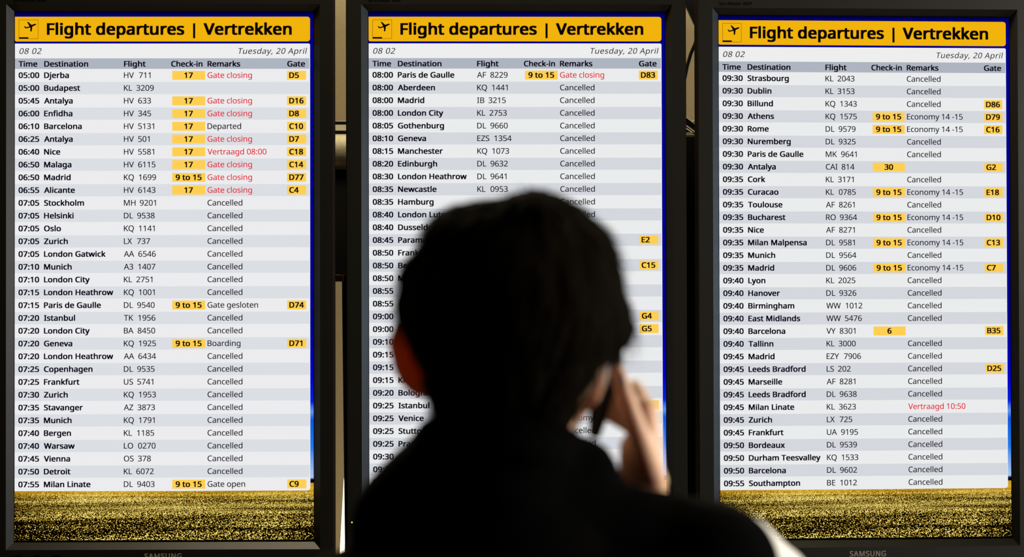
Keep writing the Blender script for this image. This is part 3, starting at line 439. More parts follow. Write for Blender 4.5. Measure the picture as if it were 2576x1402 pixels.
def post(u0, u1, y0, y1, ztop, lean, label):
    x0 = (u0 - 1288) * y0 / 5512.0; x1 = (u1 - 1288) * y0 / 5512.0
    t = thing('support_post', label, 'post', ((x0 + x1) / 2, (y0 + y1) / 2, 0))
    hw = (x1 - x0) / 2; hd = (y1 - y0) / 2
    bm = bmesh.new()
    add_box(bm, -hw, hw, -hd, hd, 0.012, ztop, 0.002)
    for v in bm.verts: v.co.x -= lean * (1.2 - v.co.z) * -1
    obj('column', bm, M['black'], t)
    bm = bmesh.new(); cx = lean * (1.2) * 1
    add_box(bm, -hw - .05 - lean * 1.2 * 1, hw + .05 - lean * 1.2, -hd - .04, hd + .04, 0.0, 0.012, 0.002)
    for v in bm.verts: v.co.x += 2 * lean * 1.2 * 1 if lean else 0
    obj('base_plate', bm, M['black'], t)
    return t
post(866.5, 910, 4.50, 4.56, 1.72, 0.011, 'black steel post behind the left edge of the middle display')
post(1700, 1752, 4.385, 4.425, at(0, 342, 4.385)[2], 0.0, 'black steel post in the gap beside the right display')

# the small black box in the left gap, hanging under the rail
b = at(800, 424, 4.47); c = at(905, 694, 4.47)
t = thing('junction_box', 'black box hanging under the rail in the left gap, brass lower edge', 'box', ((b[0] + c[0]) / 2, 4.47, c[2]))
hw = (c[0] - b[0]) / 2; hh = b[2] - c[2]
bm = bmesh.new(); add_box(bm, -hw, hw, -0.02, 0.028, 0.002, hh, 0.002); obj('casing', bm, M['black'], t)
bm = bmesh.new(); add_box(bm, -hw, hw * 0.23, -0.021, 0.029, 0.0, 0.0017); obj('edge_trim', bm, M['brass'], t)
bm = bmesh.new(); add_box(bm, -hw, hw * 0.20, -0.005, 0.012, -0.012, 0.0); obj('rubber_strip', bm, mat('olive rubber strip', (0.05, 0.04, 0.015, 1), 0.6), t)

# glowing tube low in the left gap
t = thing('light_tube', 'glowing white tube leaning low in the gap left of the middle display', 'lamp', at(865, 1380, 4.70))
bm = bmesh.new(); add_tube(bm, [(-0.0195, 0, -0.35), (0.0092, 0, 0.165)], 0.0080, 16); obj('glass', bm, M['tube'], t, True)
bm = bmesh.new(); add_tube(bm, [(0.0092, 0, 0.165), (0.0106, 0, 0.19)], 0.0088, 16); obj('end_cap', bm, M['black'], t, True)
bm = bmesh.new(); add_tube(bm, [(-0.0206, 0, -0.37), (-0.0195, 0, -0.35)], 0.0088, 16)
add_box(bm, -0.045, 0.005, -0.03, 0.03, -at(0, 1380, 4.70)[2], -0.365); obj('stand', bm, M['black'], t)

# black hanging panel and cable in the right gap
p = [at(1715, -2260, 4.62), at(1723, 8, 4.62), at(1746, 58, 4.62), at(1790, 110, 4.62), at(1790, -2260, 4.62)]
bm = bmesh.new()
f = bm.faces.new([bm.verts.new(q) for q in p]); r = bmesh.ops.extrude_face_region(bm, geom=[f])
for v in r['geom']:
    if isinstance(v, bmesh.types.BMVert): v.co.y += 0.02
o = obj('gusset_plate', bm, M['black']); tag(o, 'black hanger plate with slanting end at the top of the right gap', 'plate')
bm = bmesh.new()
pts = [at(u, v, 4.66) for u, v in ((1792, -60), (1765, 60), (1748, 112), (1738, 135), (1729, 165), (1722, 200), (1712, 262), (1700, 318), (1690, 345))]
add_tube(bm, pts, 0.0038, 12); o = obj('power_cable', bm, M['cable'], smooth=True)
tag(o, 'black cable hanging slantwise in the right gap', 'cable')
# steel clamp with slanting blades on the rail in the right gap
t = thing('rail_clamp', 'steel clamp with slanting bright edges on the rail in the right gap', 'clamp', at(1733, 338, 4.45))
def strip(name, p0, p1, hgt, m, y=4.434, dep=0.004):
    a = Vector(at(p0[0], p0[1], y)) - Vector(at(1733, 338, 4.45)); b2 = Vector(at(p1[0], p1[1], y)) - Vector(at(1733, 338, 4.45))
    bm = bmesh.new()
    q = [a, b2, b2 + Vector((0, 0, -hgt)), a + Vector((0, 0, -hgt))]
    f = bm.faces.new([bm.verts.new(x) for x in q]); r = bmesh.ops.extrude_face_region(bm, geom=[f])
    for v in r['geom']:
        if isinstance(v, bmesh.types.BMVert): v.co.y += dep
    return obj(name, bm, m, t)
M['bright'] = mat('polished edge', (0.9, 0.87, 0.75, 1), 0.5, metal=0.0)
strip('clamp_plate', (1712, 286), (1756, 319), 0.034, M['black'], 4.440, 0.012)
strip('plate_edge', (1712, 283.6), (1756, 316.6), 0.0016, M['bright'], 4.436, 0.016)
strip('blade', (1712, 304), (1756, 336), 0.0022, M['bright'])
strip('blade', (1712, 312), (1756, 341), 0.0026, M['bright'])
strip('foot', (1710, 333), (1758, 333), 0.006, M['metal'], 4.434, 0.012)

# ------------------------------------------------------------------ the displays
SD = 0.0125           # how deep the screen lies behind the front of the bezel
OUT = (-19, -42, 841, 1437); CH = (19.5, 12, 806, 1381.5); INN = (36.5, 28.5, 789.5, 1364)
def rect_ring(r, y): return [(lx(r[0]), y, lz(r[1])), (lx(r[2]), y, lz(r[1])), (lx(r[2]), y, lz(r[3])), (lx(r[0]), y, lz(r[3]))]
def grow(r, d): return (r[0] - d, r[1] - d, r[2] + d, r[3] + d)
def make_bezel(parent):
    rings = [rect_ring(grow(OUT, -12), 0.052), rect_ring(OUT, 0.040), rect_ring(OUT, 0.0025), rect_ring(grow(OUT, -3), 0.0), rect_ring(CH, 0.0),
             rect_ring(INN, SD - 0.001), rect_ring(INN, SD + 0.004)]
    v = [p for r in rings for p in r]; f = []
    for i in range(len(rings) - 1):
        for k in range(4):
            f.append((4*i + k, 4*i + (k+1) % 4, 4*(i+1) + (k+1) % 4, 4*(i+1) + k))
    o = raw('bezel', v, f, M['bezel'], parent)
    o.data.materials.append(M['housing'])
    for p in o.data.polygons[:12]: p.material_index = 1
    g = (37.7, 29.8, 788.4, 1362.2); rg = [rect_ring(INN, SD - .0012), rect_ring(g, SD - .0012), rect_ring(g, SD - .0001)]
    raw('gasket', [q for r in rg for q in r], [(4*i + k, 4*i + (k+1) % 4, 4*(i+1) + (k+1) % 4, 4*(i+1) + k) for i in range(2) for k in range(4)], M['print'], parent)
    return o
def make_back(parent):
    bm = bmesh.new()
    add_box(bm, lx(OUT[0] + 13), lx(OUT[2] - 13), SD + 0.0045, 0.062, lz(OUT[3] - 13), lz(OUT[1] + 13))
    r = bmesh.ops.create_cube(bm, size=1)
    for vtx in r['verts']:
        k = 0.40 if vtx.co.y > 0 else 0.50
        vtx.co = Vector((vtx.co.x * 2 * 0.26 * k / .5, 0.062 + (0.045 if vtx.co.y > 0 else 0), vtx.co.z * 2 * 0.48 * k / .5))
    o = obj('rear_housing', bm, M['housing'], parent)
    bm = bmesh.new(); add_box(bm, -0.10, 0.10, 0.107, 0.125, -0.02, 0.42, 0.003)
    obj('mounting_bracket', bm, M['black'], parent)
def plane_icon(u, v, s):
    """departing aeroplane; unit box 0..1 across the frame"""
    P = [(.27,.345),(.30,.325),(.325,.335),(.36,.385),(.52,.355),(.545,.33),(.43,.125),(.455,.105),(.485,.11),(.66,.265),
         (.80,.215),(.86,.205),(.905,.225),(.90,.25),(.85,.285),(.70,.355),(.665,.60),(.635,.615),(.595,.605),(.59,.40),(.40,.445),(.345,.45),(.32,.43)]
    return [(u + a * s, v + b * s) for a, b in P]

HEAD = [('Time', 47, 47.5), ('Destination', 111.5, 110.5), ('Flight', 311.8, 55), ('Check-in', 430.5, 79), ('Remarks', 522, 82.5), ('Gate', 722.5, 45)]
def make_display(label, loc, rot, rows, fine):
    D = thing('departures_display', label, 'screen', loc, rot, 'flight departure displays hanging side by side')
    make_bezel(D); make_back(D)
    scr = rect_obj('screen', 36.5, 28.5, 789.5, 1363.5, SD, M['picture'], D)
    scr['label'] = 'lit screen with blue sky and yellow flower field'
    hb = rect_obj('header_bar', 37.8, 41.6, 780, 104, SD - .0002, M['yellow'], D, (0, 7, 7, 4))
    hb['label'] = 'amber header bar'
    text_obj(Text().add('Flight departures', 118, 87.4, 29.6, 'head', 345.5), SD - .0004, M['ink_black'], hb)
    text_obj(Text().add('|', 485.5, 87.4, 27.5, 'head', 5.5), SD - .0004, M['ink_black'], hb, 'divider_line')
    text_obj(Text().add('Vertrekken', 512, 87.4, 29.6, 'head', 222), SD - .0004, M['ink_black'], hb)
    # pictogram: thin square frame, aircraft and runway bar
    u0, v0, u1, v1 = 47.7, 49.3, 96.6, 97.4; w_ = 0.75
    V = []; F = []
    def q(a, b_, c_, d_):
        n = len(V); V.extend([(a, b_), (c_, b_), (c_, d_), (a, d_)]); F.append((n, n+1, n+2, n+3))
    q(u0, v0, u1, v0 + w_); q(u0, v1 - w_, u1, v1); q(u0, v0, u0 + w_, v1); q(u1 - w_, v0, u1, v1); q(u0, v1 - 4.2, u0 + 24, v1)
    n = len(V); P = plane_icon(u0, v0, 48.5); V.extend(P)
    F += [tuple(n + i for i in t) for t in tessellate_polygon([[Vector((a, b_, 0)) for a, b_ in P]])]
    raw('aircraft_pictogram', [(lx(a), SD - .0004, lz(b_)) for a, b_ in V], F, M['ink_black'], hb)
    pn = rect_obj('table_panel', 37.8, 109.3, 780, 1235.8, SD - .0002, M['panel'], D, (0, 4, 9, 0))
    pn['label'] = 'white table panel with clock time and date'
    text_obj(Text().add('08 02', 48, 135.4, 14.3, 'ital', 55), SD - .0004, M['ink'], pn, 'clock_lettering')
    text_obj(Text().add('Tuesday, 20 April', 597.0, 135.4, 14.3, 'ital', 172.5), SD - .0004, M['ink'], pn, 'date_lettering')
    hr = rect_obj('heading_row', 37.8, 146.6, 778.4, 173.2, SD - .0004, M['row_head'], D); hr['label'] = 'grey column heading row'
    for s, u, wd in HEAD: text_obj(Text().add(s, u, 167.8, 14.3, 'bold', wd), SD - .0007, M['ink'], hr)
    for i, (tm, dest, fl, ck, rem, gate) in enumerate(rows):
        top = 174.1 + i * 32.17
        m = M[('row_light' if i % 2 == 0 else 'row_grey') + ('B' if fine else '')]
        r = rect_obj('flight_row', 37.8, top, 778.6, top + 31.0, SD - .0004, m, D)
        bl = top + 22.3
        def put(name, m_, *a_, **k_):
            tt = Text(); tt.add(*a_, **k_); text_obj(tt, SD - .0009, m_, r, name); return tt
        put('time_lettering', M['ink'], tm, 47.3, bl, 14.4, 'bold', 52.0)
        if dest: put('destination_lettering', M['ink'], dest, 111.3, bl, 14.4, 'bold')
        if fl:
            a, n_ = fl.split(' ')
            tt = Text().add(a, 311.8, bl, 14.4, 'reg')
            u2 = max(p[0] for p in tt.v)
            tt.add(n_, u2 + (10.5 if n_[0] in '2345689' else 12.5), bl, 14.4, 'reg')
            text_obj(tt, SD - .0009, M['ink'], r, 'flight_lettering')
        if rem: put('remark_lettering', M['red'] if rem.startswith('Vertraagd') or rem == 'Gate closing' else M['ink'], rem, 522, bl, 14.4, 'reg')
        if ck: put('check_in_lettering', M['ink_black'], ck, 474.5, bl + 0.2, 14.2, 'bold', 65.5 if len(ck) > 2 else None, 'c')
        if gate.strip(): put('gate_lettering', M['ink_black'], gate, 727.5, bl + 0.2, 14.2, 'bold')
        if ck: rect_obj('check_in_badge', 433.2, top + 4.2, 516.2, top + 26.8, SD - .0006, M['badge'], r)
        if gate: rect_obj('gate_badge', 722, top + 4.2, 770, top + 26.8, SD - .0006, M['badge'], r)
    # prints and lamps on the bezel
    text_obj(Text().add('SΛMSUNG', 366, 1404.8, 13.8, 'logo', 93), -.0003, M['silver'], D, 'maker_lettering')
    text_obj(Text().add('SyncMaster 460P', 37, 5.5, 8.3, 'small', 84), -.0003, M['print'], D, 'model_lettering')
    bm = bmesh.new(); add_tube(bm, [(lx(-5.5), -0.0012, lz(1318)), (lx(-5.5), 0.001, lz(1318))], 0.0016, 12)
    obj('power_light', bm, M['led'], D)
    for u in (43, 91, 139):
        bm = bmesh.new(); add_box(bm, lx(u), lx(u + 15), -0.0015, 0.001, lz(1408), lz(1395), 0.0004); obj('button', bm, M['print'], D)
    return D

G = 'Gate closing'; C_ = 'Cancelled'; EC = 'Economy 14 -15'; N15 = '9 to 15'
R1 = [('05:00','Djerba','HV 711','17',G,'D5'),('05:00','Budapest','KL 3209','','',''),('05:45','Antalya','HV 633','17',G,'D16'),
('06:00','Enfidha','HV 345','17',G,'D8'),('06:10','Barcelona','HV 5131','17','Departed','C10'),('06:25','Antalya','HV 501','17',G,'D7'),
('06:40','Nice','HV 5581','17','Vertraagd 08:00','C18'),('06:50','Malaga','HV 6115','17',G,'C14'),('06:50','Madrid','KQ 1699',N15,G,'D77'),
('06:55','Alicante','HV 6143','17',G,'C4'),('07:05','Stockholm','MH 9201','',C_,''),('07:05','Helsinki','DL 9538','',C_,''),
('07:05','Oslo','KQ 1141','',C_,''),('07:05','Zurich','LX 737','',C_,''),('07:05','London Gatwick','AA 6546','',C_,''),
('07:10','Munich','A3 1407','',C_,''),('07:10','London City','KL 2751','',C_,''),('07:15','London Heathrow','KQ 1001','',C_,''),
('07:15','Paris de Gaulle','DL 9540',N15,'Gate gesloten','D74'),('07:20','Istanbul','TK 1956','',C_,''),('07:20','London City','BA 8450','',C_,''),
('07:20','Geneva','KQ 1925',N15,'Boarding','D71'),('07:20','London Heathrow','AA 6434','',C_,''),('07:25','Copenhagen','DL 9535','',C_,''),
('07:25','Frankfurt','US 5741','',C_,''),('07:30','Zurich','KQ 1953','',C_,''),('07:35','Stavanger','AZ 3873','',C_,''),
('07:35','Munich','KQ 1791','',C_,''),('07:40','Bergen','KL 1185','',C_,''),('07:40','Warsaw','LO 0270','',C_,''),
('07:45','Vienna','OS 378','',C_,''),('07:50','Detroit','KL 6072','',C_,''),('07:55','Milan Linate','DL 9403',N15,'Gate open','C9')]
R2 = [('08:00','Paris de Gaulle','AF 8229',N15,G,'D83'),('08:00','Aberdeen','KQ 1441','',C_,''),('08:00','Madrid','IB 3215','',C_,''),
('08:00','London City','KL 2753','',C_,''),('08:05','Gothenburg','DL 9660','',C_,''),('08:10','Geneva','EZS 1354','',C_,''),
('08:15','Manchester','KQ 1073','',C_,''),('08:20','Edinburgh','DL 9632','',C_,''),('08:30','London Heathrow','DL 9641','',C_,''),
('08:35','Newcastle','KL 0953','',C_,''),('08:35','Hamburg','','',C_,''),('08:40','London Luton','','',C_,''),('08:40','Dusseldorf','','',C_,''),
('08:45','Paramaribo','','','','E2'),('08:50','Frankfurt','','','',''),('08:50','Berlin','',N15,EC,'C15'),('08:50','Munich','','','',''),
('08:55','','','','',''),('08:55','','','','',''),('09:00','','','','','G4'),('09:00','','','','','G5'),('09:10','','','','',''),
('09:15','','','','',''),('09:15','','','','',''),('09:15','Kiev','','','',''),('09:20','Bologna','','','',''),('09:25','Istanbul','',N15,'',' '),
('09:25','Venice','','',EC,''),('09:25','Stuttgart','','',C_,''),('09:25','Prague','','',C_,''),('09:30','','','','',''),('09:30','','','','',''),('09:30','','','','','')]
R3 = [('09:30','Strasbourg','KL 2043','',C_,''),('09:30','Dublin','KL 3153','',C_,''),('09:30','Billund','KQ 1343','',C_,'D86'),
('09:30','Athens','KQ 1575',N15,EC,'D79'),('09:30','Rome','DL 9579',N15,EC,'C16'),('09:30','Nuremberg','DL 9325','',C_,''),
('09:30','Paris de Gaulle','MK 9641','',C_,''),('09:30','Antalya','CAI 814','30','','G2'),('09:35','Cork','KL 3171','',C_,''),
('09:35','Curacao','KL 0785',N15,EC,'E18'),('09:35','Toulouse','AF 8261','',C_,''),('09:35','Bucharest','RO 9364',N15,EC,'D10'),
('09:35','Nice','AF 8271','',C_,''),('09:35','Milan Malpensa','DL 9581',N15,EC,'C13'),('09:35','Munich','DL 9564','',C_,''),
('09:35','Madrid','DL 9606',N15,EC,'C7'),('09:40','Lyon','KL 2025','',C_,''),('09:40','Hanover','DL 9326','',C_,''),
('09:40','Birmingham','WW 1012','',C_,''),('09:40','East Midlands','WW 5476','',C_,''),('09:40','Barcelona','VY 8301','6','','B35'),
('09:40','Tallinn','KL 3000','',C_,''),('09:45','Madrid','EZY 7906','',C_,''),('09:45','Leeds Bradford','LS 202','',C_,'D25'),
('09:45','Marseille','AF 8281','',C_,''),('09:45','Leeds Bradford','DL 9638','',C_,''),('09:45','Milan Linate','KL 3623','','Vertraagd 10:50',''),
('09:45','Zurich','LX 725','',C_,''),('09:45','Frankfurt','UA 9195','',C_,''),('09:50','Bordeaux','DL 9539','',C_,''),
('09:50','Durham Teesvalley','KQ 1533','',C_,''),('09:50','Barcelona','DL 9602','',C_,''),('09:55','Southampton','BE 1012','',C_,'')]
# the panels were measured at the screen surface, so the bezel front stands SD nearer
for label, (tx, ty, tz, rx, ry, rz), rows, fine in (
    ('left black portrait display listing early morning departures from 05:00', (-0.66742, 4.20116, 0.00387, -0.011, 0.01111, -0.00158), R1, False),
    ('middle black portrait display, partly hidden by the head of the person', (0.01003, 4.22444, 0.00674, -0.01419, 0.02381, -0.00228), R2, True),
    ('right black portrait display listing departures from 09:30 Strasbourg down', (0.68571, 4.25548, 0.00205, -0.0128, 0.06523, -0.00142), R3, True)):
    R = Matrix.Rotation(ry, 3, 'Z') @ Matrix.Rotation(rx, 3, 'X') @ Matrix.Rotation(rz, 3, 'Y')
    loc = Vector((tx, ty, 1.70 + tz)) - R @ Vector((0, SD, 0))
    make_display(label, loc, R.to_euler(), rows, fine)

# ------------------------------------------------------------------ the person
M['skin'] = mat('skin', (0.72, 0.47, 0.32, 1), 0.55, spec=0.35, bump=0.1, bscale=220, vary=0.08)
_p = M['skin'].node_tree.nodes['Principled BSDF']
_p.inputs['Subsurface Weight'].default_value = 0.85
_p.inputs['Subsurface Radius'].default_value = (1.0, 0.30, 0.10)
_p.inputs['Subsurface Scale'].default_value = 0.008
_nt = M['skin'].node_tree; _o = _nt.nodes['Material Output']
_t = _nt.nodes.new('ShaderNodeBsdfTranslucent'); _t.inputs[0].default_value = (0.92, 0.26, 0.05, 1)
_x = _nt.nodes.new('ShaderNodeMixShader'); _x.inputs[0].default_value = 0.12
_nt.links.new(_p.outputs[0], _x.inputs[1]); _nt.links.new(_t.outputs[0], _x.inputs[2]); _nt.links.new(_x.outputs[0], _o.inputs[0])
M['ear_skin'] = M['skin'].copy(); M['ear_skin'].name = 'thin skin of the ear'
for n in M['ear_skin'].node_tree.nodes:
    if n.type == 'MIX_SHADER': n.inputs[0].default_value = 0.5
_x.inputs[0].default_value = 0.02
M['hair'] = mat('dark brown hair', (0.0060, 0.0042, 0.0022, 1), 0.9, spec=0.02, bump=0.5, bscale=160, vary=0.4)
M['vest'] = mat('black wool vest', (0.0011, 0.0011, 0.0011, 1), 0.95, spec=0.02, bump=0.3, bscale=500)
M['shirt'] = mat('white cotton shirt', (0.82, 0.80, 0.74, 1), 0.9, spec=0.1, bump=0.2, bscale=90)
M['trousers'] = mat('charcoal trousers', (0.010, 0.010, 0.012, 1), 0.9, spec=0.1, bump=0.2, bscale=300)
M['shoe'] = mat('black leather', (0.008, 0.007, 0.006, 1), 0.35)
M['phone'] = mat('black phone plastic', (0.006, 0.006, 0.007, 1), 0.3)
M['eye'] = mat('eye white', (0.75, 0.72, 0.68, 1), 0.2)
M['iris'] = mat('brown iris', (0.06, 0.03, 0.015, 1), 0.2)
M['lip'] = mat('lip', (0.42, 0.16, 0.12, 1), 0.5)

def ell(bm, c, r, rot=(0, 0, 0), n=20):
    q = bmesh.ops.create_uvsphere(bm, u_segments=n, v_segments=n // 2 + 2, radius=1)
    R = Euler(tuple(math.radians(a) for a in rot)).to_matrix()
    for v in q['verts']:
        v.co = R @ Vector((v.co.x * r[0], v.co.y * r[1], v.co.z * r[2])) + Vector(c)
def cap(bm, a, ra, b, rb, n=16):
    """tapered limb piece with round ends"""
    a = Vector(a); b = Vector(b); d = (b - a); L = d.length; d.normalize()
    pts = []; rad = []
    for i in range(1, 6):
        t = math.radians(90 * i / 5); pts.append(a - d * ra * math.cos(t)); rad.append(ra * math.sin(t))
    for i in range(0, 5):
        t = math.radians(90 * i / 5); pts.append(b + d * rb * math.sin(t)); rad.append(max(rb * math.cos(t), 1e-4))
    up = Vector((0, 0, 1)) if abs(d.z) < 0.9 else Vector((1, 0, 0))
    e1 = d.cross(up).normalized(); e2 = d.cross(e1).normalized(); rings = []
    for p, r in zip(pts, rad):
        rings.append([bm.verts.new(p + (e1 * math.cos(t * 2 * math.pi / n) + e2 * math.sin(t * 2 * math.pi / n)) * r) for t in range(n)])
    for i in range(len(rings) - 1):
        for t in range(n): bm.faces.new((rings[i][t], rings[i+1][t], rings[i+1][(t+1) % n], rings[i][(t+1) % n]))
    bm.faces.new(rings[0]); bm.faces.new(rings[-1][::-1])
def chain(bm, pts):
    for (a, ra), (b, rb) in zip(pts[:-1], pts[1:]): cap(bm, a, ra, b, rb)

def skinned(name, bm, m, parent, voxel, smooth=4, disp=None):
    """melt overlapping closed shapes into one continuous surface"""
    bmesh.ops.recalc_face_normals(bm, faces=bm.faces)
    me = bpy.data.meshes.new(name + '_source'); bm.to_mesh(me); bm.free()
    o = bpy.data.objects.new(name + '_source', me); COL.objects.link(o)
    md = o.modifiers.new('remesh', 'REMESH'); md.mode = 'VOXEL'; md.voxel_size = voxel; md.use_smooth_shade = True
    if smooth:
        s = o.modifiers.new('smooth', 'SMOOTH'); s.factor = 0.5; s.iterations = smooth
    dg = bpy.context.evaluated_depsgraph_get(); ev = o.evaluated_get(dg)
    new = bpy.data.meshes.new_from_object(ev, depsgraph=dg)
    bpy.data.objects.remove(o); bpy.data.meshes.remove(me)
    new.name = name
    if disp:
        nor = [v.normal.copy() for v in new.vertices]
        for v, n in zip(new.vertices, nor): v.co = disp(v.co.copy(), n)
    org = parent.location
    for v in new.vertices: v.co -= org
    for p in new.polygons: p.use_smooth = True
    new.materials.clear()
    return link(name, new, m, parent)

PY = 1.70
person = thing('person', 'person from behind in black vest and white sleeves, phone held to the right ear', 'person', (0, PY, 0))

# --- body: one surface from head to feet
bm = bmesh.new()
ell(bm, (0.000, PY + .005, 1.668), (.077, .097, .091), n=32)                    # cranium
ell(bm, (-.001, PY + .052, 1.604), (.056, .055, .070), n=28)                    # face and jaw
ell(bm, (0, PY + .094, 1.566), (.022, .016, .018))                              # chin
cap(bm, (-.052, PY + .02, 1.61), .016, (-.022, PY + .088, 1.566), .014)         # jaw lines
cap(bm, (.052, PY + .02, 1.61), .016, (.022, PY + .088, 1.566), .014)
cap(bm, (-.034, PY + .088, 1.668), .010, (.034, PY + .088, 1.668), .010)        # brow
cap(bm, (-.037, PY + .078, 1.628), .012, (-.028, PY + .086, 1.612), .012)       # cheekbones
cap(bm, (.037, PY + .078, 1.628), .012, (.028, PY + .086, 1.612), .012)
for s in (-1, 1):                                                                # eyelids
    cap(bm, (s * .020, PY + .089, 1.6555), .0055, (s * .043, PY + .083, 1.6545), .0055)
    cap(bm, (s * .020, PY + .089, 1.6395), .0050, (s * .042, PY + .083, 1.6400), .0050)
cap(bm, (0, PY + .098, 1.658), .006, (0, PY + .119, 1.622), .010)               # nose
cap(bm, (-.010, PY + .108, 1.617), .007, (.010, PY + .108, 1.617), .007)
# ears stand off the head, tops leaning out
Y_ = PY - .010
chain(bm, [((-.0790, Y_ + .018, 1.668), .0058), ((-.0850, Y_ + .004, 1.664), .0060), ((-.0897, Y_, 1.650), .0062), ((-.0860, Y_, 1.632), .0060),
           ((-.0815, Y_ + .003, 1.622), .0060), ((-.0745, Y_ + .008, 1.6155), .0066), ((-.0660, Y_ + .014, 1.6125), .0064)])
ell(bm, (-.0765, PY + .004, 1.640), (.0100, .0075, .026), (0, 12, 30))
chain(bm, [((.0640, Y_ + .018, 1.664), .0058), ((.0680, Y_ + .004, 1.652), .0060), ((.0690, Y_, 1.638), .0062), ((.0665, Y_, 1.622), .0060),
           ((.0630, Y_ + .004, 1.610), .0062), ((.0570, Y_ + .012, 1.602), .0064)])
ell(bm, (.0590, PY + .004, 1.630), (.0095, .0075, .026), (0, -10, -30))
chain(bm, [((-.008, PY + .012, 1.62), .054), ((-.009, PY + .000, 1.57), .0545), ((-.010, PY - .008, 1.50), .058)])   # neck
# trunk and legs
chain(bm, [((-.10, PY, 1.42), .045), ((-.02, PY, 1.47), .06), ((.10, PY, 1.445), .045)])
chain(bm, [((0, PY, 1.36), .088), ((0, PY + .01, 1.15), .088), ((0, PY, 0.98), .088)])
for s in (-1, 1):
    chain(bm, [((s * .075, PY, 0.88), .070), ((s * .095, PY + .01, 0.52), .055), ((s * .10, PY - .015, 0.38), .055), ((s * .10, PY, 0.10), .036)])
    cap(bm, (s * .10, PY - .02, .05), .030, (s * .125, PY + .15, .04), .028)
# left arm hangs down
chain(bm, [((-.155, PY, 1.395), .043), ((-.205, PY - .01, 1.12), .034), ((-.205, PY + .05, .90), .024)])
def finger(pts, r0, r1):
    n = len(pts)
    chain(bm, [(p, r0 + (r1 - r0) * i / (n - 1)) for i, p in enumerate(pts)])
cap(bm, (-.205, PY + .055, .885), .024, (-.203, PY + .075, .815), .024)
for i, (dy, L) in enumerate(((-.024, .060), (-.008, .072), (.010, .076), (.028, .070))):
    a = Vector((-.203, PY + .076 + dy, .808)); finger([a, a + Vector((.006, .006, -L * .45)), a + Vector((.018, .008, -L * .8)), a + Vector((.028, .006, -L))], .0088, .0068)
finger([(-.203, PY + .085, .87), (-.185, PY + .11, .845), (-.178, PY + .115, .815)], .012, .0085)
# right arm lifted, forearm folded back up to the ear
WR = (.1045, PY + .050, 1.518)
chain(bm, [((.150, PY + .015, 1.455), .044), ((.240, PY + .175, 1.310), .037), ((.180, PY + .115, 1.415), .036), (WR, .0225)])
# palm of the right hand, seen edge-on
MI, MM, MR, MP = (.1060, PY + .050, 1.594), (.1075, PY + .069, 1.590), (.1085, PY + .087, 1.580), (.1090, PY + .101, 1.566)
for q, r in ((MI, .0112), (MM, .0112), (MR, .0108), (MP, .0100)):
    cap(bm, WR, .0195, q, r)
cap(bm, (.1020, PY + .038, 1.528), .0185, (.0985, PY + .030, 1.566), .0140)        # heel of the thumb
# fingers wrap the far edge of the phone, tips on its ear side
finger([MI, (.0985, PY + .074, 1.6095), (.0950, PY + .090, 1.6100), (.0915, PY + .099, 1.6070)], .0095, .0072)
finger([MM, (.0970, PY + .104, 1.606), (.0750, PY + .112, 1.612), (.0500, PY + .108, 1.606), (.0415, PY + .106, 1.589)], .0096, .0072)
finger([MR, (.0985, PY + .119, 1.594), (.0770, PY + .130, 1.598), (.0580, PY + .124, 1.598), (.0500, PY + .118, 1.582)], .0092, .0068)
finger([MP, (.0985, PY + .126, 1.578), (.0830, PY + .140, 1.586), (.0700, PY + .140, 1.592)], .0085, .0065)
# thumb lies up the near edge
finger([(.1120, PY + .030, 1.540), (.1010, PY + .010, 1.571), (.0920, PY + .002, 1.597), (.0825, PY + .002, 1.627)], .0110, .0062)
body = skinned('body', bm, M['skin'], person, 0.0026, 2)
body.data.materials.append(M['ear_skin'])
for p in body.data.polygons:                                   # the thin rims of the ears
    c = p.center
    if 1.595 < c.z < 1.68 and -.03 < c.y < .016 and (c.x < -.070 or (.058 < c.x < .0757 and c.y < .008)): p.material_index = 1
# nail of the thumb
bm = bmesh.new(); ell(bm, (.0855, PY - .0035, 1.6220), (.0042, .0022, .0070), (0, -20, 0), 12)
for v in bm.verts: v.co -= Vector((0, PY, 0))
obj('fingernail', bm, mat('fingernail', (0.7, 0.45, 0.36, 1), 0.3), person, True)
for s in (-1, 1):
    bm = bmesh.new(); ell(bm, (s * .031, .0830, 1.6475), (.0115, .0105, .0100), n=16); e_ = obj('eye', bm, M['eye'], person, True)
    bm = bmesh.new(); ell(bm, (s * .031, .0918, 1.6475), (.0052, .0022, .0052), n=12); obj('iris', bm, M['iris'], e_, True)
    bm = bmesh.new(); cap(bm, (s * .018, .098, 1.668), .003, (s * .045, .090, 1.670), .002, 8); obj('eyebrow', bm, M['hair'], person, True)
bm = bmesh.new(); cap(bm, (-.019, .099, 1.590), .004, (0, .106, 1.592), .0055, 10); cap(bm, (0, .106, 1.592), .0055, (.019, .099, 1.590), .004, 10)
obj('lips', bm, M['lip'], person, True)

# --- hair
crown = Vector((.012, PY - .045, 1.760))
def hair_disp(p, n):
    q = p - crown
    a = math.atan2(q.x, -q.y) * 9 + q.length * 14
    k = noise.noise(p * 34) * .0030 + noise.noise(Vector((a, p.z * 22, 0))) * .0032
    return p + n * k
bm = bmesh.new()
ell(bm, (.001, PY - .004, 1.680), (.0875, .106, .0800), n=40)
ell(bm, (.060, PY + .004, 1.672), (.0335, .060, .030), n=28)
ell(bm, (.068, PY - .012, 1.662), (.0250, .036, .022), (0, 20, 0), n=24)
ell(bm, (-.060, PY + .002, 1.680), (.0295, .060, .040), n=28)
ell(bm, (-.034, PY - .012, 1.722), (.038, .060, .034), (0, 18, 0), n=24)
ell(bm, (-.003, PY - .044, 1.642), (.068, .048, .052), n=30)
ell(bm, (-.006, PY - .038, 1.604), (.057, .032, .032), n=24)
ell(bm, (.020, PY - .020, 1.742), (.040, .055, .025), (0, 6, 0), n=24)
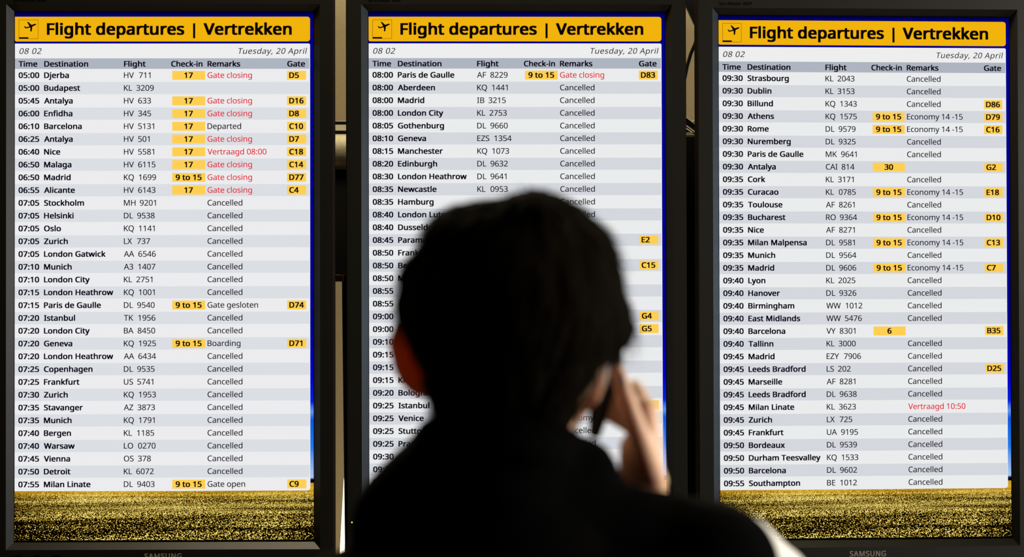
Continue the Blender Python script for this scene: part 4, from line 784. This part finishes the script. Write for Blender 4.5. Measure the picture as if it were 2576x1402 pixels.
ell(bm, (.045, PY - .012, 1.712), (.040, .060, .036), (0, 40, 0), n=24)
ell(bm, (-.010, PY - .010, 1.728), (.052, .060, .0335), n=24)
ell(bm, (-.058, PY - .002, 1.694), (.0305, .060, .034), n=24)
ell(bm, (.000, PY + .040, 1.712), (.074, .074, .052), n=28)
ell(bm, (.000, PY + .075, 1.716), (.062, .032, .030), (20, 0, 0), n=24)            # fringe
hair = skinned('hair', bm, M['hair'], person, 0.004, 3, hair_disp)
# fine strands following the fall from the crown
me = hair.data; polys = [p for p in me.polygons]; rng = random.Random(3)
V = []; F = []
loc_crown = crown - Vector((0, PY, 0))
for i in range(5200):
    p = polys[rng.randrange(len(polys))]; c = p.center.copy(); n = p.normal.copy()
    if c.z < 1.60 or (c.y > .07 and c.z < 1.70): continue
    d = (c - loc_crown); d = d - n * d.dot(n)
    d = d.normalized() + Vector((rng.uniform(-.35, .35), rng.uniform(-.35, .35), rng.uniform(-.35, .15)))
    d = (d - n * d.dot(n)).normalized(); side = d.cross(n).normalized() * rng.uniform(.0003, .0006)
    L = rng.uniform(.012, .032); pts = []
    for k in range(4):
        t = k / 3
        pts.append(c + d * L * t + n * (.0012 + rng.uniform(.2, 1) * .0045 * t - L * L * 5.0 * t * t) + Vector((0, 0, -.25 * L * t * t)))
    if any(q.x > .064 and -.004 < q.y < .085 and q.z < 1.662 for q in pts): continue      # nothing hangs through the phone
    b0 = len(V)
    for k, q in enumerate(pts):
        w_ = 1 - .8 * k / 3; V += [tuple(q - side * w_), tuple(q + side * w_)]
    for k in range(3): F.append((b0 + 2*k, b0 + 2*k + 1, b0 + 2*k + 3, b0 + 2*k + 2))
st = raw('hair_strand', V, F, M['hair'], person); st['kind'] = 'stuff'

# --- black vest over the shirt
def cloth(p, n):
    return p + n * (noise.noise(p * 9) * .0025 + noise.noise(p * 24) * .0012)
bm = bmesh.new()
ell(bm, (0, PY + .005, 1.27), (.178, .130, .235), n=36)
ell(bm, (0, PY + .005, 1.08), (.165, .128, .20), n=36)
ell(bm, (0, PY + .005, 1.405), (.158, .105, .095), n=36)
ell(bm, (0, PY + .005, 1.18), (.170, .130, .20), n=36)
chain(bm, [((-.036, PY - .012, 1.552), .048), ((-.061, PY - .012, 1.534), .0440), ((-.0790, PY - .010, 1.514), .0450), ((-.0750, PY - .005, 1.445), .050), ((-.124, PY - .003, 1.440), .051), ((-.160, PY, 1.412), .054)])
chain(bm, [((.028, PY - .010, 1.548), .035), ((.053, PY - .010, 1.549), .0310), ((.062, PY - .010, 1.528), .0300)])
chain(bm, [((.020, PY - .012, 1.532), .046), ((.062, PY - .010, 1.496), .051), ((.112, PY - .002, 1.482), .054), ((.150, PY - .006, 1.472), .0585)])
chain(bm, [((-.06, PY + .0, 1.44), .085), ((.06, PY + .0, 1.44), .085)])
chain(bm, [((.10, PY + .0, 1.40), .075), ((.10, PY + .0, 1.30), .085)])
# stand collar
ell(bm, (-.009, PY - .010, 1.527), (.066, .070, .056), n=30)
ell(bm, (-.009, PY - .020, 1.49), (.095, .075, .055), n=30)
for k in range(24):
    a0 = math.radians(360 * k / 24); a1 = math.radians(360 * (k + 1) / 24)
    A = (-.009 + .058 * math.cos(a0), PY - .004 + .060 * math.sin(a0), 1.572 - .022 * math.sin(a0) - .004 * math.cos(a0))
    B = (-.009 + .058 * math.cos(a1), PY - .004 + .060 * math.sin(a1), 1.572 - .022 * math.sin(a1) - .004 * math.cos(a1))
    cap(bm, A, .0105, B, .0105, 8)
    cap(bm, (A[0], A[1], A[2] - .02), .012, (B[0], B[1], B[2] - .02), .012, 8)
skinned('vest', bm, M['vest'], person, 0.005, 8, cloth)

# --- white shirt sleeves
def sleeve(pts):
    bm = bmesh.new(); chain(bm, pts)
    return skinned('shirt_sleeve', bm, M['shirt'], person, 0.005, 4, lambda p, n: p + n * (noise.noise(p * 26) * .003 + noise.noise(p * 60) * .001))
sleeve([((.164, PY + .018, 1.464), .0560), ((.219, PY + .085, 1.407), .058), ((.250, PY + .172, 1.305), .052), ((.222, PY + .150, 1.345), .049)])
sleeve([((-.150, PY + .005, 1.405), .053), ((-.200, PY - .002, 1.15), .050), ((-.206, PY + .030, .98), .043), ((-.206, PY + .045, .93), .037)])

# --- trousers, belt line and shoes
bm = bmesh.new()
ell(bm, (0, PY, .96), (.158, .120, .16), n=32)
for s in (-1, 1):
    chain(bm, [((s * .08, PY, .90), .098), ((s * .095, PY + .012, .52), .072), ((s * .10, PY + .005, .12), .060)])
skinned('trousers', bm, M['trousers'], person, 0.007, 4, cloth)
for s in (-1, 1):
    bm = bmesh.new()
    cap(bm, (s * .10, PY - .03, .052), .040, (s * .112, PY + .06, .046), .044)
    cap(bm, (s * .112, PY + .06, .046), .044, (s * .124, PY + .165, .036), .034)
    cap(bm, (s * .10, PY - .01, .09), .042, (s * .10, PY - .01, .06), .042)
    def sole(p, n):
        p.z = max(p.z, 0.001); return p
    skinned('shoe', bm, M['shoe'], person, 0.005, 3, sole)

# ------------------------------------------------------------------ the phone in the right hand
ph = thing('mobile_phone', 'slim black mobile phone held between right ear and hand', 'phone', (.0755, PY + .058, 1.611))
def rounded_slab(sx, sy, sz, rad):
    bm = bmesh.new(); add_box(bm, -sx, sx, -sy, sy, -sz, sz, rad); return bm
ph.rotation_euler = (math.radians(46), math.radians(10), math.radians(6))
obj('casing', rounded_slab(.0050, .0190, .0410, .0030), M['phone'], ph)
bm = bmesh.new(); add_box(bm, -.0054, -.0048, -.0155, .0155, -.002, .034); obj('display_glass', bm, mat('phone glass', (0.01, 0.012, 0.02, 1), 0.08), ph)
for i in range(4):
    for j in range(3):
        bm = bmesh.new(); add_box(bm, -.0056, -.0048, -.0145 + j * .0100, -.0055 + j * .0100, -.0380 + i * .0084, -.0315 + i * .0084, .0003)
        obj('key', bm, M['print'], ph)
